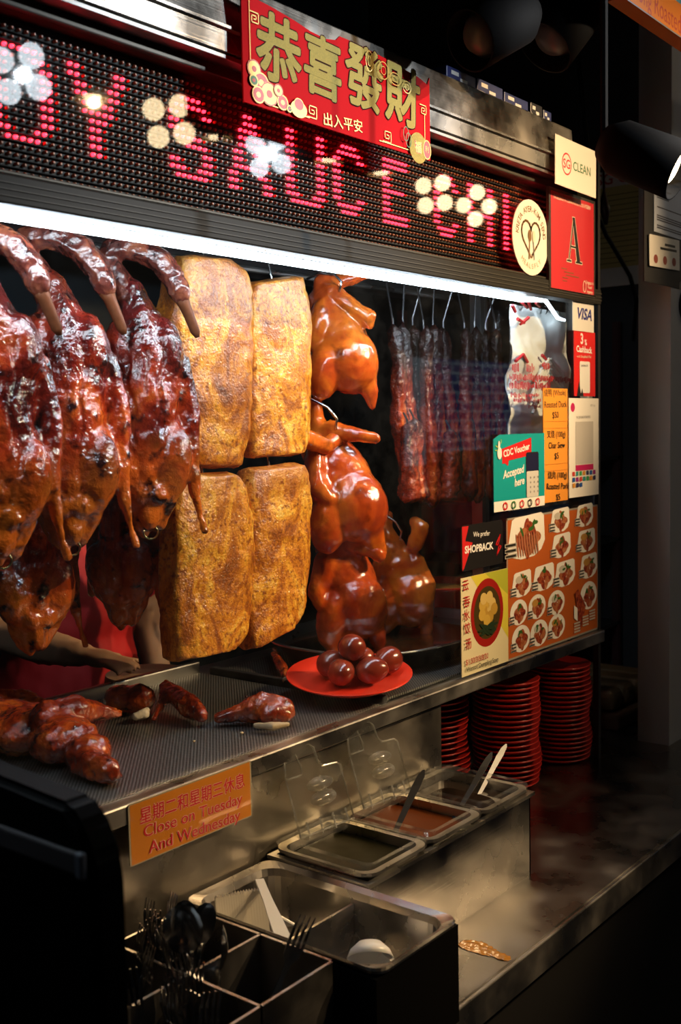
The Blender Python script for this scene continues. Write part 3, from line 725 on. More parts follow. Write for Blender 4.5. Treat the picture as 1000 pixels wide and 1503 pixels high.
for k, m in enumerate((RED, GREEN, RED, BLACK, RED)): S.ring(.2 + k * .16, .065, .009, .008, .003, m, 'sponsor_mark', 14)
# black sticker
r_ = rect_px((677, 771), (738, 764), (739, 828), (678, 838), 1.0955)
S = Sheet('black_sticker', 'black sticker reading We prefer with a red corner', 'sticker', *r_, 1.0955, mat('sticker_black', (.012, .011, .012), .35), corner=.008)
S.poly([(.02, .02), (.02, .98), (.17, .98), (.09, .66), (.26, .60), (.05, .05)], RED, 'red_corner'); S.line('We prefer', (695, 785), (719.5, 782.5), .0135, WP, .01); S.line('SHOPBACK', (682, 808), (724, 801), .0195, WP, .035)
S.strokes([[(.92, .66), (.82, .46), (.9, .44), (.84, .22), (.95, .40), (.87, .43), (.93, .66)]], .003, RED, 'red_flash')
# dumpling soup poster
r_ = rect_px((674, 851), (745, 833), (747, 966), (681, 998), 1.091)
S = Sheet('soup_poster', 'cream poster of dumpling soup in a red bowl', 'poster', *r_, 1.091, mat('soup_cream', (.72, .66, .42), .4))
S.poly([(.2, 1), (1, 1), (1, .25)], mat('soup_yellow', (.66, .58, .06), .4), 'yellow_corner'); S.poly([(.5, 1), (1, 1), (1, .72)], mat('soup_lime', (.42, .45, .04), .4), 'lime_corner')
bu, bv = S.at(715.5, 899); S.ell(bu, bv, S.w * .35, S.h * .355, mat('bowl_red', (.32, .012, .008), .35), 'bowl', 40); S.ell(bu, bv, S.w * .285, S.h * .275, mat('broth', (.06, .04, .01), .3), 'broth', 36)
for k in range(16):
    a = k * 2.4; q = .16 * math.sqrt(k / 16); S.ell(bu + q * math.cos(a), bv + .05 + q * .85 * math.sin(a), .013, .012, mat('dumpling_%d' % (k % 3), ((.55, .36, .06), (.45, .27, .04), (.62, .45, .14))[k % 3], .4), 'dumpling', 12)
for k in range(14): S.ell(bu - .13 + k * .02, bv - .17 + .04 * math.sin(k * 2.1), .014, .003, mat('greens_dark', (.008, .025, .006), .5), 'greens', 10, rot=.6 * math.sin(k * 1.7))
BRR = mat('brush_red', (.4, .01, .01), .5)
for ch, p in zip('云吞水饺汤', ((682.5, 860), (684, 884), (683.5, 904), (684.5, 923), (686, 946))):
    u, v = S.at(*p); S.text(ch, u, v, .023, BRR, .012)
S.line('$1.50/3/5/8/20', (682, 973), (715, 962), .0155, BRR, .008); S.line('Wanton Dumpling Soup', (683, 983), (730, 967), .0135, AB, .005)
# menu poster
r_ = rect_px((743, 771), (877, 733), (879, 924), (746, 968), 1.0955)
S = Sheet('menu_poster', 'large orange menu poster with pictures of twenty roast dishes', 'menu', *r_, 1.0955, mat('menu_orange', (.48, .11, .02), .5, spec=.2))
S.strokes([[(.004, .004), (.996, .004), (.996, .996), (.004, .996), (.004, .004)]], .004, mat('menu_edge', (.3, .28, .24), .4), 'laminate_edge')
FD = [ramp_mat('printed_meat_%d' % k, [(.3, (.05, .006, .002)), (.5, (.28, .03, .008)), (.7, (.5, .16, .05))], (120, 120, 120), 4, .5, 0, (), sss=0) for k in range(1)][0]
FD2 = ramp_mat('printed_meat_pale', [(.3, (.16, .03, .01)), (.5, (.42, .12, .04)), (.7, (.5, .25, .12))], (120, 120, 120), 4, .5, 0, (), sss=0)
GRN = mat('print_green', (.03, .12, .015), .5); RIC = mat('print_rice', (.55, .52, .45), .5); NOO = mat('print_noodle', (.5, .26, .05), .5)
dishes = [(470, 280, 112, 135, 's'), (675, 180, 58, 75, 's'), (825, 150, 52, 70, 's'), (683, 335, 58, 75, 's'), (835, 305, 55, 70, 's'), (440, 570, 60, 80, 's'), (575, 530, 65, 80, 's'), (705, 505, 62, 80, 's'), (850, 460, 52, 75, 's'), (423, 745, 52, 78, 'e'), (535, 710, 52, 75, 'e'), (653, 685, 50, 75, 'e'), (437, 905, 55, 82, 'e'), (548, 870, 53, 80, 'e'), (655, 830, 50, 75, 'e'), (850, 640, 50, 85, 'e')]
drng = random.Random(2)
for i, (cx_, cy_2, hx, hy, sh) in enumerate(dishes):
    X_, Y_2 = 660 + cx_ / 4.167, 720 + cy_2 / 4.167
    S.k = 8; u, v = S.at(X_, Y_2); rx = S.at(X_ + hx / 4.167, Y_2)[0] - u; rz = v - S.at(X_, Y_2 + hy / 4.167)[1]
    wx, wz = rx * S.w, rz * S.h
    if sh == 's': S.poly([(u - rx * .75, v + rz * .8), (u - rx * .6, v + rz * .9), (u + rx * .8, v + rz), (u + rx * .95, v + rz * .85), (u + rx, v - rz * .3), (u + rx * .8, v - rz * .7), (u + rx * .4, v - rz * .95), (u - rx * .3, v - rz), (u - rx * .9, v - rz * .8), (u - rx, v - rz * .55)], WHITE, 'dish_plate')
    else: S.ell(u, v, wx, wz, WHITE, 'dish_plate', 28)
    for j in range(7):
        a_ = j * .9 + i; q = .38
        S.ell(u + rx * (.08 + q * math.cos(a_)), v + rz * (-.1 + q * math.sin(a_)), wx * .33, wz * .28, FD if j % 3 else FD2, 'dish_food', 12, rot=a_)
    if i % 3: S.ell(u - rx * .25, v + rz * .35, wx * .36, wz * .3, RIC if i % 2 else NOO, 'dish_rice', 12)
    for j in range(4): S.ell(u + rx * drng.uniform(-.3, .5), v + rz * drng.uniform(.2, .6), wx * .16, wz * .1, GRN, 'dish_herb', 7, rot=j)
    if i == 0:
        for j in range(9): S.ell(u - rx * .5 + j * rx * .13, v - rz * .35, .0035, .026, mat('slice_pale', (.4, .14, .07), .5), 'slice', 10, rot=-.2)
    for j in range(3):
        y0 = v - rz * (.35 + .24 * j); S.rect(u - rx * 1.15, u - rx * .55, y0, y0 + rz * .17, mat('caption_light', (.45, .42, .38), .5), 'caption_box'); S.rect(u - rx * 1.12, u - rx * .6, y0 + rz * .03, y0 + rz * .13, AB, 'caption_line')
S.poly([(.71, .34), (.75, .37), (.84, .22), (.80, .10), (.76, .02), (.74, .2)], FD, 'hanging_duck'); S.poly([(.70, .25), (.74, .22), (.74, .12), (.70, .15)], WHITE, 'price_block')
for (u, v) in ((.74, .10), (.84, .13), (.92, .16)):
    for j in range(4): S.rect(u - .04, u + .03, v - j * .022, v + .012 - j * .022, RIC, 'caption_line')
# closing days sign on the panel
r_ = rect_px((188, 1181), (368, 1117), (371, 1197), (191, 1274), 1.0805)
S = Sheet('closing_sign', 'orange laminated sign announcing closing on Tuesday and Wednesday', 'sign', *r_, 1.0805, mat('sign_laminate', (.3, .27, .2), .3, coat=.4), corner=.004)
S.rect(.012, .988, .02, .98, mat('sign_orange', (.48, .17, .015), .35, coat=.4, var=.25, vscale=12), 'sign_sheet')
def outlined(t, p, q, sz, b, o2):
    S.line(t, p, q, sz, mat('sign_pink', (.62, .42, .36), .5), o2, name='letter_outline'); S.line(t, p, q, sz, mat('sign_red', (.45, .008, .02), .5), b)
outlined('星期二和星期三休息', (205, 1201), (359, 1146), .0235, .014, .034); outlined('Close on Tuesday', (210, 1222), (355, 1172), .0225, .006, .028); outlined('And Wednesday', (218, 1245), (352, 1196), .0225, .006, .028)

# orange sign overhead
a = on_y(922, 2, .8); b_ = on_y(1010, 63, .8)
S = Sheet('overhead_sign', 'orange overhead sign with dark red lettering', 'sign', a.x - .02, b_.x + .5, 2.304, 2.365, .8, mat('overhead_orange', (.42, .13, .01), .4, spec=.3), thick=.03)
S.line('ong Roasted', (938, -12), (1000, 38), .05, mat('overhead_red', (.25, .015, .01), .4), .0)
S.rect(0, 1, 0, .04, mat('overhead_trim', (.2, .25, .35), .3, metal=.5), 'lower_trim')
o = obj('overhead_screen', boxm(-.4, .4, 0, .03, 0, .2), mat('overhead_blue', (.10, .35, .7), .4, var=.7, vscale=90)); o.location = (2.1, .83, 2.368); tag(o, 'blue speckled panel above the orange overhead sign', 'panel')

# notices behind, on the side wall and the pillar
def side_sheet(name, label, y0, y1, z0, z1, x, m):
    o = obj(name, boxm(-.002, 0, -(y1 - y0) / 2, (y1 - y0) / 2, 0, z1 - z0), m); o.location = (x, (y0 + y1) / 2, z0); tag(o, label, 'poster'); return o
o = side_sheet('notice_board', 'dim yellow notice with rows of small print on the side wall', 1.30, 1.62, 2.016, 2.377, 3.298, mat('notice_yellow', (.62, .54, .22), .6))
def side_rect(u0, u1, v0, v1, m, nm, k=1):
    w_, h_ = .32, .361
    bm = bmesh.new(); bm.faces.new([bm.verts.new(q) for q in ((-.002 - .0002 * k, w_ / 2 - u0 * w_, v0 * h_), (-.002 - .0002 * k, w_ / 2 - u1 * w_, v0 * h_), (-.002 - .0002 * k, w_ / 2 - u1 * w_, v1 * h_), (-.002 - .0002 * k, w_ / 2 - u0 * w_, v1 * h_))])
    return obj(nm, bm, m, o)
side_rect(0, 1, .86, 1, mat('notice_white', (.75, .74, .70), .6), 'header'); side_rect(0, 1, 0, .16, mat('notice_white', (.75, .74, .70), .6), 'footer')
for k in range(14): side_rect(.18, .62 + .2 * abs(math.sin(k * 1.9)), .2 + k * .045, .206 + k * .045, mat('notice_ink', (.12, .10, .04), .6), 'print_line', 2)
me = text_mesh('SG CLEAN', .05, .01); me.transform(Matrix.Translation((-.0026, -.02, .335)) @ Matrix(((0, 0, -1, 0), (-1, 0, 0, 0), (0, 1, 0, 0), (0, 0, 0, 1)))); obj('lettering', me, mat('notice_ink2', (.45, .05, .05), .6), o)
S = Sheet('paper_notice', 'pale blue printed paper on the pillar', 'poster', 2.41, 2.60, 2.015, 2.14, .996, mat('paper_blue', (.62, .68, .80), .6)); 
for v in (.80, .70, .62, .45, .30, .26, .22, .12, .08): S.rect(.08, .45 + .4 * (v < .5), v, v + .02, mat('ink_grey', (.05, .05, .08), .5), 'print_line')
S = Sheet('paper_card', 'small white card with red marks under the blue paper', 'card', 2.378, 2.556, 1.938, 2.008, .993, mat('card_white', (.78, .75, .68), .6), tilt=R(-2)); S.rect(.5, .85, .72, .80, AB, 'print_line'); S.rect(.35, .9, .58, .66, AB, 'print_line')
for k in range(3): S.ell(.2 + k * .3, .25, .012, .010, mat('faded_red', (.3, .06, .04), .5), 'red_mark', 12)
bp_ = thing('pillar_board', 'dark backing board fixed to the front of the pillar', 'board', (2.50, 1.0, 1.9)); obj('board', boxm(2.36, 2.7, .998, 1.0, 1.9, 2.2), DARK, bp_, world=True)

# ================================================================== the roast meats
DUCK = ramp_mat('duck_skin', [(.34, (.03, .003, .002)), (.45, (.17, .010, .004)), (.55, (.42, .036, .006)), (.70, (.70, .13, .012))], (15, 15, 9), 7, .16, 1.0, ((34, .35), (110, .45), (420, .25)),
                zgrad=((.05, .17, (.10, .010, .011), .8), (-.03, -.13, (.85, .20, .014), .6)), spots=(34, (.022, .004, .003), .56, .66))
HEAD = ramp_mat('duck_head', [(.35, (.035, .007, .006)), (.5, (.14, .028, .018)), (.65, (.30, .085, .04))], (40, 40, 30), 5, .25, .9, ((120, .4), (400, .2)))
CHICK = ramp_mat('soya_skin', [(.28, (.30, .024, .004)), (.45, (.55, .075, .008)), (.6, (.74, .17, .014)), (.78, (.84, .28, .035))], (14, 14, 14), 5, .2, 1.0, ((60, .12), (500, .22)), spots=(30, (.10, .01, .004), .58, .78))
PORK = ramp_mat('crackling', [(.34, (.12, .026, .005)), (.43, (.42, .11, .010)), (.51, (.72, .245, .016)), (.59, (.90, .42, .034)), (.70, (.97, .66, .18))], (14, 14, 7), 12, .30, .6, ((70, .2), (260, .7), (700, .5)), nrough=.76, dist=1.5, pits=(240, .1), sss=.05, spots=(120, (.28, .065, .008), .50, .68), zgrad=((.25, .34, (.38, .14, .045), .65),))
CHAR = ramp_mat('char_siew', [(.32, (.03, .004, .002)), (.44, (.20, .016, .005)), (.56, (.48, .05, .008)), (.72, (.72, .18, .02))], (30, 30, 10), 6, .2, 1.0, ((90, .9), (330, .9)), zgrad=((.0, .12, (.008, .004, .004), .95),))
HOOK = mat('hook_steel', (.6, .6, .62), .22, metal=1)

def duck_body(seed, wide=1.0, wing=True):
    bm = bmesh.new()
    E = lambda c, r, rot=(0, 0, 0): ellipsoid(bm, c, (r[0] * wide, r[1], r[2]), rot)
    E((0, 0, .045), (.054, .05, .108)); E((0, -.006, -.058), (.060, .056, .086))
    E((.030, -.004, .085), (.029, .036, .055)); E((-.030, -.004, .085), (.029, .036, .055))
    E((.034, -.034, -.075), (.029, .03, .056), (0, .2, 0)); E((-.034, -.034, -.075), (.029, .03, .056), (0, -.2, 0))
    E((.012, -.052, -.115), (.017, .013, .017)); E((-.012, -.052, -.112), (.016, .013, .018)); E((0, -.05, -.085), (.014, .014, .02)); E((.0, -.045, -.142), (.015, .015, .026))
    E((0, -.018, .0), (.045, .040, .10))
    if wing:
        for s in (-1, 1):
            chain(bm, [(s * .052 * wide, .004, .075), (s * .066 * wide, -.002, .0), (s * .064 * wide, -.012, -.075), (s * .068 * wide, -.016, -.115)], [.017, .017, .014, .010])
        chain(bm, [(.066 * wide, -.016, -.105), (.074 * wide, -.018, -.15), (.08 * wide, -.018, -.172)], [.010, .006, .0075])
    chain(bm, [(-.016, -.02, -.12), (-.012, -.022, -.155), (-.008, -.022, -.172)], [.030, .020, .010]); chain(bm, [(.018, -.02, -.12), (.012, -.02, -.160)], [.028, .014])
    chain(bm, [(0, 0, .11), (-.008, 0, .15), (-.014, 0, .178)], [.040, .027, .020])
    def slit(p):
        if p.y > -.01: return 0
        d = 0
        for x0, z0, z1, sl in ((.020, -.03, .11, .10), (-.022, -.05, .09, -.08), (.0, .02, .10, .02)):
            if z0 < p.z < z1:
                e = abs(p.x - x0 - sl * (p.z - .03) - .003 * math.sin(p.z * 90 + seed)); d -= .0042 * max(0, 1 - e / .0042) * min(1, (p.z - z0) / .02, (z1 - p.z) / .02)
        return d
    return fuse(bm, .0032, 6, .0020, 36, seed, .0013, 90, slit)
def duck_neck(seed):
    bm = bmesh.new()
    chain(bm, [(-.004, 0, .145), (-.028, .002, .188), (-.047, .003, .220), (-.040, .002, .238), (-.008, 0, .240), (.026, -.002, .224), (.046, -.004, .198)], [.025, .0185, .0165, .017, .019, .0195, .0185], .004)
    ellipsoid(bm, (.053, -.005, .182), (.017, .0175, .026), (0, -.35, 0))
    return fuse(bm, .0026, 4, .0016, 80, seed, .0012, 150)
def duck_bill():
    bm = bmesh.new()
    pts = [(.055, -.006, .172), (.062, -.007, .156), (.069, -.008, .138), (.076, -.009, .118), (.079, -.009, .110)]
    for (p, a, b) in zip(pts, (.012, .0085, .0075, .0068, .003), (.011, .0075, .005, .0035, .0015)): pass
    rings = []
    for (p, a, b) in zip(pts, (.012, .0085, .0075, .0068, .003), (.011, .0075, .005, .0035, .0015)):
        rings.append([(p[0] + a * math.cos(k * math.pi / 5), p[1] + b * math.sin(k * math.pi / 5), p[2] + .25 * a * math.cos(k * math.pi / 5)) for k in range(10)])
    loft(bm, rings); bmesh.ops.recalc_face_normals(bm, faces=bm.faces[:]); return bm
DB = [duck_body(1), duck_body(2, 1.06), duck_body(3, .97)]; DN = [duck_neck(5), duck_neck(8)]
DH = mesh_of(duck_bill(), True)
hk = mesh_of(tubem([(-.02, .008, .257), (-.02, .014, .24), (-.012, .02, .225), (.002, .02, .222), (.012, .012, .235)], .0016, 6), True)
ring = mesh_of(tubem([(.0 + .010 * math.cos(a), -.055, -.168 + .010 * math.sin(a)) for a in [R(q) for q in range(-200, 60, 20)]], .0014, 6), True)
def duck(i, loc, rz, sc, label, m=DUCK, n=0, ringed=True):
    t = thing('roast_duck', label, 'roast duck', loc, rz, 'roast ducks hanging in the cabinet'); t.scale = (sc,) * 3
    obj('body', DB[i], m, t)
    o = obj('neck', DN[n], HEAD, t); o['label'] = 'wrinkled dark neck and head'
    obj('bill', DH, mat('duck_bill', (.13, .038, .014), .45, var=.5, vscale=90, spec=.12), t)
    obj('hook', hk, HOOK, t)
    if ringed: obj('pin', ring, mat('brass_pin', (.7, .5, .2), .25, metal=1), t)
    return t
def on_d(px, py, y): return on_y(px, py, y)
duck(2, on_d(-2, 622, 1.235), R(-36), 1.03, 'glazed roast duck hanging at the outer end of the row', n=1)
duck(1, on_d(98, 614, 1.29), R(-37), 1.08, 'plump glazed roast duck hanging between two other glazed ducks', n=0)
duck(0, on_d(213, 608, 1.29), R(-39), 1.06, 'glazed roast duck hanging beside the golden roast pork', n=1)
duck(1, on_d(40, 800, 1.47), R(-20), .98, 'roast duck hanging lowest, behind the front row near the outer end', DUCK, 1, False)
duck(0, on_d(188, 775, 1.46), R(-70), .98, 'roast duck hanging behind the front duck beside the pork, in front of the red apron', DUCK, 0, False)

# slabs of roast pork belly
def slab(outline, y0, thick, seed, label):
    """outline: left and right edge pixels from the top down"""
    rows = []
    n = 26; m = 14
    L_ = [on_y(*p[0], y0) for p in outline]; R_ = [on_y(*p[1], y0) for p in outline]
    def along(P, t):
        k = min(int(t * (len(P) - 1)), len(P) - 2); f = t * (len(P) - 1) - k
        a = P[max(k - 1, 0)]; b = P[k]; c = P[k + 1]; d = P[min(k + 2, len(P) - 1)]
        return .5 * ((2 * b) + (c - a) * f + (2 * a - 5 * b + 4 * c - d) * f * f + (3 * b - a - 3 * c + d) * f ** 3)
    bm = bmesh.new(); rings = []
    for i in range(n + 1):
        t = i / n
        te = min(1, min(t, 1 - t) / .05); rd = math.sqrt(max(0, 1 - (1 - te) ** 2)) * .85 + .15
        l, r = along(L_, t), along(R_, t); c = (l + r) / 2; hw = (r - l).length / 2; ex = (r - l).normalized()
        ring_ = []
        K = 40
        for k in range(K):
            a = 2 * math.pi * k / K; ca, sa = math.cos(a), math.sin(a); e = .32
            x = math.copysign(abs(ca) ** e, ca) * hw * (.97 + .03 * rd); y = math.copysign(abs(sa) ** e, sa) * thick / 2 * rd
            bul = (1 - (x / hw) ** 2) * .008 if sa < 0 else 0
            ring_.append(c + ex * x + Vector((0, y - bul + thick / 2, 0)))
        rings.append(ring_)
    loft(bm, rings); bmesh.ops.recalc_face_normals(bm, faces=bm.faces[:])
    bmesh.ops.subdivide_edges(bm, edges=bm.edges[:], cuts=1, use_grid_fill=True)
    bm.normal_update(); off = Vector((seed * 2.3, seed, seed * 5.1))
    for v in bm.verts:
        p = v.co
        d = noise.fractal(p * 28 + off, 1, 2, 3) * .0035 + noise.fractal(p * 120 + off, 1, 2, 3) * .0011
        v.co = p + v.normal * d
    me = mesh_of(bm, True)
    c = sum((v.co for v in me.vertices), Vector()) / len(me.vertices); zb = min(v.co.z for v in me.vertices); zt = max(v.co.z for v in me.vertices)
    t = thing('roast_pork_slab', label, 'roast pork', (c.x, c.y, zb), 0, 'roast pork slabs hanging two by two')
    obj('crackling', me, PORK, t, world=True)
    h = tubem([(0, -.006, zt - zb - .03), (0, .004, zt - zb + .01), (0, .01, max(zt - zb + .03, .04)), (.0, .012, zt - zb + .05)], .0018, 6); obj('hook', h, HOOK, t, smooth=True)
    b2 = boxm(-.045, .045, thick * .30, thick * .52, .03, zt - zb - .03, .006); obj('meat_side', b2, mat('pork_meat', (.30, .12, .07), .5, var=.4, vscale=60), t)
    return t
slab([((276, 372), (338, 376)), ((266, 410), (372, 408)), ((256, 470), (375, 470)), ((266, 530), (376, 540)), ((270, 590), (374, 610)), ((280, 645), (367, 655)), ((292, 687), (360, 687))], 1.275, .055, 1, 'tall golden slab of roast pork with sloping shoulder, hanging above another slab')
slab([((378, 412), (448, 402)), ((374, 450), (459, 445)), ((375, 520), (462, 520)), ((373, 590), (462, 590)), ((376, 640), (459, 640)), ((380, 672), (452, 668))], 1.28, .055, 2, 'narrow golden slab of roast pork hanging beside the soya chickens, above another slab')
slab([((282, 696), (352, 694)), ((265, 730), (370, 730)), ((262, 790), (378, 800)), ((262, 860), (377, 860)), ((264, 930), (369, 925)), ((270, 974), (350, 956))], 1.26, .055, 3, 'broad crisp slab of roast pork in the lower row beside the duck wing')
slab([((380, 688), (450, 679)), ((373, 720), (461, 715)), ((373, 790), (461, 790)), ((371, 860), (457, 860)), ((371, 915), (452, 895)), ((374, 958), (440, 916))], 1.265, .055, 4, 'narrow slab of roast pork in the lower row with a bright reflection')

# soya sauce chickens
def chicken_mesh(seed, pose):
    bm = bmesh.new(); E = lambda c, r, rot=(0, 0, 0): ellipsoid(bm, c, r, rot)
    E((0, .005, 0), (.052, .05, .082), (0, -.25, 0)); E((.016, -.014, -.028), (.050, .046, .058), (0, -.3, 0)); E((-.016, .006, .050), (.036, .036, .05), (0, -.3, 0))
    E((-.024, -.03, -.045), (.03, .028, .05), (0, .2, 0)); E((-.035, -.025, .03), (.018, .02, .045), (0, .25, 0))
    chain(bm, [(-.022, .0, .08), (-.026, .0, .10), (-.022, .0, .106 if pose == 0 else .128)], [.024, .016, .013])
    if pose == 0:     # wings stretched to the side
        chain(bm, [(-.01, -.012, .085), (.03, -.026, .055), (.05, -.028, .042), (.052, -.028, .028)], [.018, .013, .014, .009]); chain(bm, [(-.015, .01, .10), (.03, .012, .112), (.058, .012, .122)], [.015, .014, .012])
        chain(bm, [(.038, -.012, -.045), (.052, -.014, -.085), (.054, -.014, -.105)], [.026, .014, .008])
    elif pose == 1:
        chain(bm, [(-.005, -.014, .085), (.035, -.03, .073), (.058, -.03, .066)], [.016, .012, .010]); chain(bm, [(-.03, -.03, .05), (-.035, -.045, .01), (-.02, -.05, -.01)], [.016, .016, .012])
        chain(bm, [(.03, -.01, -.06), (.045, -.012, -.10)], [.028, .014])
    elif pose == 2:   # one leg down
        chain(bm, [(.005, -.02, .075), (.045, -.036, .062), (.052, -.036, .056)], [.018, .013, .014]); chain(bm, [(-.04, -.02, .05), (-.052, -.035, .0), (-.045, -.04, -.02)], [.016, .016, .012])
        chain(bm, [(-.028, -.03, -.07), (-.018, -.032, -.10), (-.012, -.032, -.122)], [.026, .016, .010]); chain(bm, [(.04, -.01, -.05), (.05, -.01, -.095)], [.024, .013])
    else:
        chain(bm, [(.03, -.02, .075), (.042, -.022, .105), (.03, -.02, .118)], [.018, .018, .012]); chain(bm, [(.03, -.01, .04), (.052, -.012, -.01), (.052, -.012, -.075), (.048, -.012, -.10)], [.020, .019, .013, .014])
        chain(bm, [(-.03, -.02, -.05), (-.03, -.022, -.085)], [.024, .016])
    return fuse(bm, .0036, 7, .0012, 60, seed, .0006, 150)
chk = mesh_of(tubem([(-.07, .0, .22), (-.05, -.01, .165), (-.03, -.02, .135), (-.005, -.03, .118), (.006, -.032, .10), (.002, -.030, .085)], .0022, 6), True)
chk0 = mesh_of(tubem([(-.05, .0, .108), (-.03, -.02, .114), (-.005, -.03, .110), (.006, -.032, .098), (.002, -.030, .082)], .0022, 6), True)
def chicken(pose, loc, rz, sc, label, m=CHICK, ry=0):
    t = thing('soya_chicken', label, 'soya chicken', loc, rz, 'soya sauce chickens'); t.scale = (sc,) * 3; t.rotation_euler = (0, ry, rz)
    obj('body', chicken_mesh(pose + 11, pose), m, t); obj('hook', chk0 if pose == 0 else chk, HOOK, t)
    return t
chicken(0, on_y(497, 505, 1.345), R(-50), 1.18, 'amber soya chicken hanging topmost with wings stretched sideways')
chicken(1, on_y(500, 715, 1.34), R(-50), 1.34, 'amber soya chicken hanging in the middle with a shiny breast', ry=-.1)
chicken(2, on_y(510, 862, 1.345), R(-50), 1.22, 'amber soya chicken hanging lowest with one drumstick pointing down', CHICK)
chicken(3, on_y(587, 855, 1.36), R(-56), 1.14, 'amber soya chicken hanging lowest beside the tray of gravy', CHICK)
o = obj('chicken_neck', fuse((lambda b: (chain(b, [on_y(440, 640, 1.34), on_y(478, 655, 1.33), on_y(500, 640, 1.33)], [.022, .018, .02]), b)[1])(bmesh.new()), .004, 4, .001, 60, 3), CHICK)
at_base(o, on_y(478, 650, 1.33)); tag(o, 'chicken neck showing between two hanging soya chickens', 'chicken neck')

# strips of char siew on skewers
def strip(a, b, y, w_, seed, label, top=440):
    p, q = on_y(*a, y), on_y(*b, y); Lh = (p - q).length; ax_ = (p - q).normalized()
    bm = bmesh.new(); rings = []; n = 22; K = 12; off = Vector((seed * 1.9, seed * .7, 0))
    for i in range(n + 1):
        t = i / n; c = q.lerp(p, t) - (p + q) / 2 + Vector((noise.noise(off + Vector((0, 0, t * 3))) * .008, noise.noise(off + Vector((5, 0, t * 3))) * .008, 0))
        e = min(1, min(t, 1 - t) / .06); rd = math.sqrt(max(.03, 1 - (1 - e) ** 2)); ww = w_ * (1.1 - .25 * t + .22 * noise.noise(off + Vector((0, 7, t * 7))))
        rings.append([c + Vector((math.copysign(abs(math.cos(k * 2 * math.pi / K)) ** .6, math.cos(k * 2 * math.pi / K)) * ww / 2 * rd, math.copysign(abs(math.sin(k * 2 * math.pi / K)) ** .6, math.sin(k * 2 * math.pi / K)) * ww * .42 * rd, 0)) for k in range(K)])
    loft(bm, rings); bmesh.ops.recalc_face_normals(bm, faces=bm.faces[:]); bmesh.ops.subdivide_edges(bm, edges=bm.edges[:], cuts=1, use_grid_fill=True); bm.normal_update()
    for v in bm.verts: v.co += v.normal * (noise.fractal(v.co * 70 + off, 1, 2, 4) * .0045)
    t = thing('char_siew_strip', label, 'char siew', (p + q) / 2, 0, 'char siew strips on skewers')
    obj('meat', mesh_of(bm, True), CHAR, t)
    s_ = (p - q) / 2; up = Vector((p.x + .006, 1.36, 1.8895)) - (p + q) / 2 if top < 500 else p + Vector((.004, .012, .02)) - (p + q) / 2
    obj('skewer', tubem([s_ * .86, s_ * 1.06, up], .0022, 6), mat('skewer_steel', (.16, .16, .17), .3, metal=1), t)
tops = [(577, 476, 598, 738), (592, 474, 611, 736), (606, 476, 622, 740), (622, 478, 637, 745), (636, 476, 652, 732), (651, 480, 666, 730), (682, 482, 692, 735), (697, 479, 704, 738), (713, 482, 719, 736), (728, 482, 735, 730)]
lab = ['char siew strip at the end of its row next to the soya chickens', 'charred char siew strip in the bunch nearest the soya chickens', 'charred char siew strip in the bunch nearest the soya chickens', 'sticky char siew strip in the middle bunch', 'sticky char siew strip in the middle bunch', 'sticky char siew strip in the middle bunch', 'glossy char siew strip in the bunch beside the aluminium posts', 'glossy char siew strip in the bunch beside the aluminium posts', 'glossy char siew strip in the bunch beside the aluminium posts', 'dark char siew strip touching the aluminium post']
for i, (xa, ya, xb, yb) in enumerate(tops): strip((xa, ya), (xb, yb), 1.34 + .02 * (i % 3), .036, i + 1, lab[i], 432 + i)
for i, (xa, ya, xb, yb) in enumerate([(598, 620, 604, 738), (660, 630, 664, 735), (607, 615, 615, 735)]): strip((xa, ya), (xb, yb), 1.31, .036, i + 31, 'short char siew piece hooked in front of the longer strips', 600)

# ---------------------------------------------------------------- on the display floor
def piece(name, label, cat, prims, mat_, voxel=.0034, amp=.0015, parts=(), base=None):
    bm = bmesh.new()
    for p in prims:
        if p[0] == 'e': ellipsoid(bm, *p[1:])
        else: chain(bm, *p[1:])
    me = fuse(bm, voxel, 5, amp, 60, len(label), amp * .7, 140)
    c = sum((v.co for v in me.vertices), Vector()) / len(me.vertices); c.z = min(v.co.z for v in me.vertices)
    t = thing(name, label, cat, c); o = obj('flesh' if False else 'skin', me, mat_, t, world=True)
    for (nm, prm, m) in parts:
        bm = bmesh.new()
        for p in prm:
            if p[0] == 'e': ellipsoid(bm, *p[1:])
            else: chain(bm, *p[1:])
        obj(nm, fuse(bm, .0026, 3, .0008, 90, 2), m, t, world=True)
    return t
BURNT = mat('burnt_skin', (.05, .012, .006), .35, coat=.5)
BONE = mat('pale_bone', (.6, .5, .34), .45, var=.2, vscale=80); FLESH = mat('pale_flesh', (.5, .36, .2), .5, var=.25, vscale=60)
def fz(px, py, h): q = on_z(px, py, FL); q.z = FL + h; return q
DUCKM = ramp_mat('duck_skin_mid', [(.30, (.09, .008, .003)), (.46, (.26, .026, .006)), (.58, (.46, .075, .010)), (.75, (.62, .18, .03))], (20, 20, 20), 6, .22, .9, ((45, .4), (140, .35), (500, .15)), spots=(50, (.04, .006, .004), .56, .70))
P1 = [('e', fz(-10, 1090, .030), (.09, .062, .034), (0, 0, .3)), ('e', fz(45, 1100, .032), (.075, .060, .036), (0, 0, .2)), ('e', fz(95, 1116, .030), (.055, .050, .034)), ('e', fz(130, 1132, .026), (.036, .034, .028)), ('c', [fz(70, 1108, .05), fz(115, 1098, .058), fz(150, 1086, .046), fz(176, 1080, .036)], [.034, .026, .014, .009]), ('c', [fz(125, 1138, .022), fz(160, 1152, .018), fz(172, 1152, .016)], [.026, .020, .010]), ('c', [fz(-20, 1060, .03), fz(40, 1058, .03), fz(80, 1062, .02)], [.03, .024, .012])]
piece('half_duck', 'half a roast duck lying on the drip tray', 'roast duck', P1, DUCKM, amp=.003)
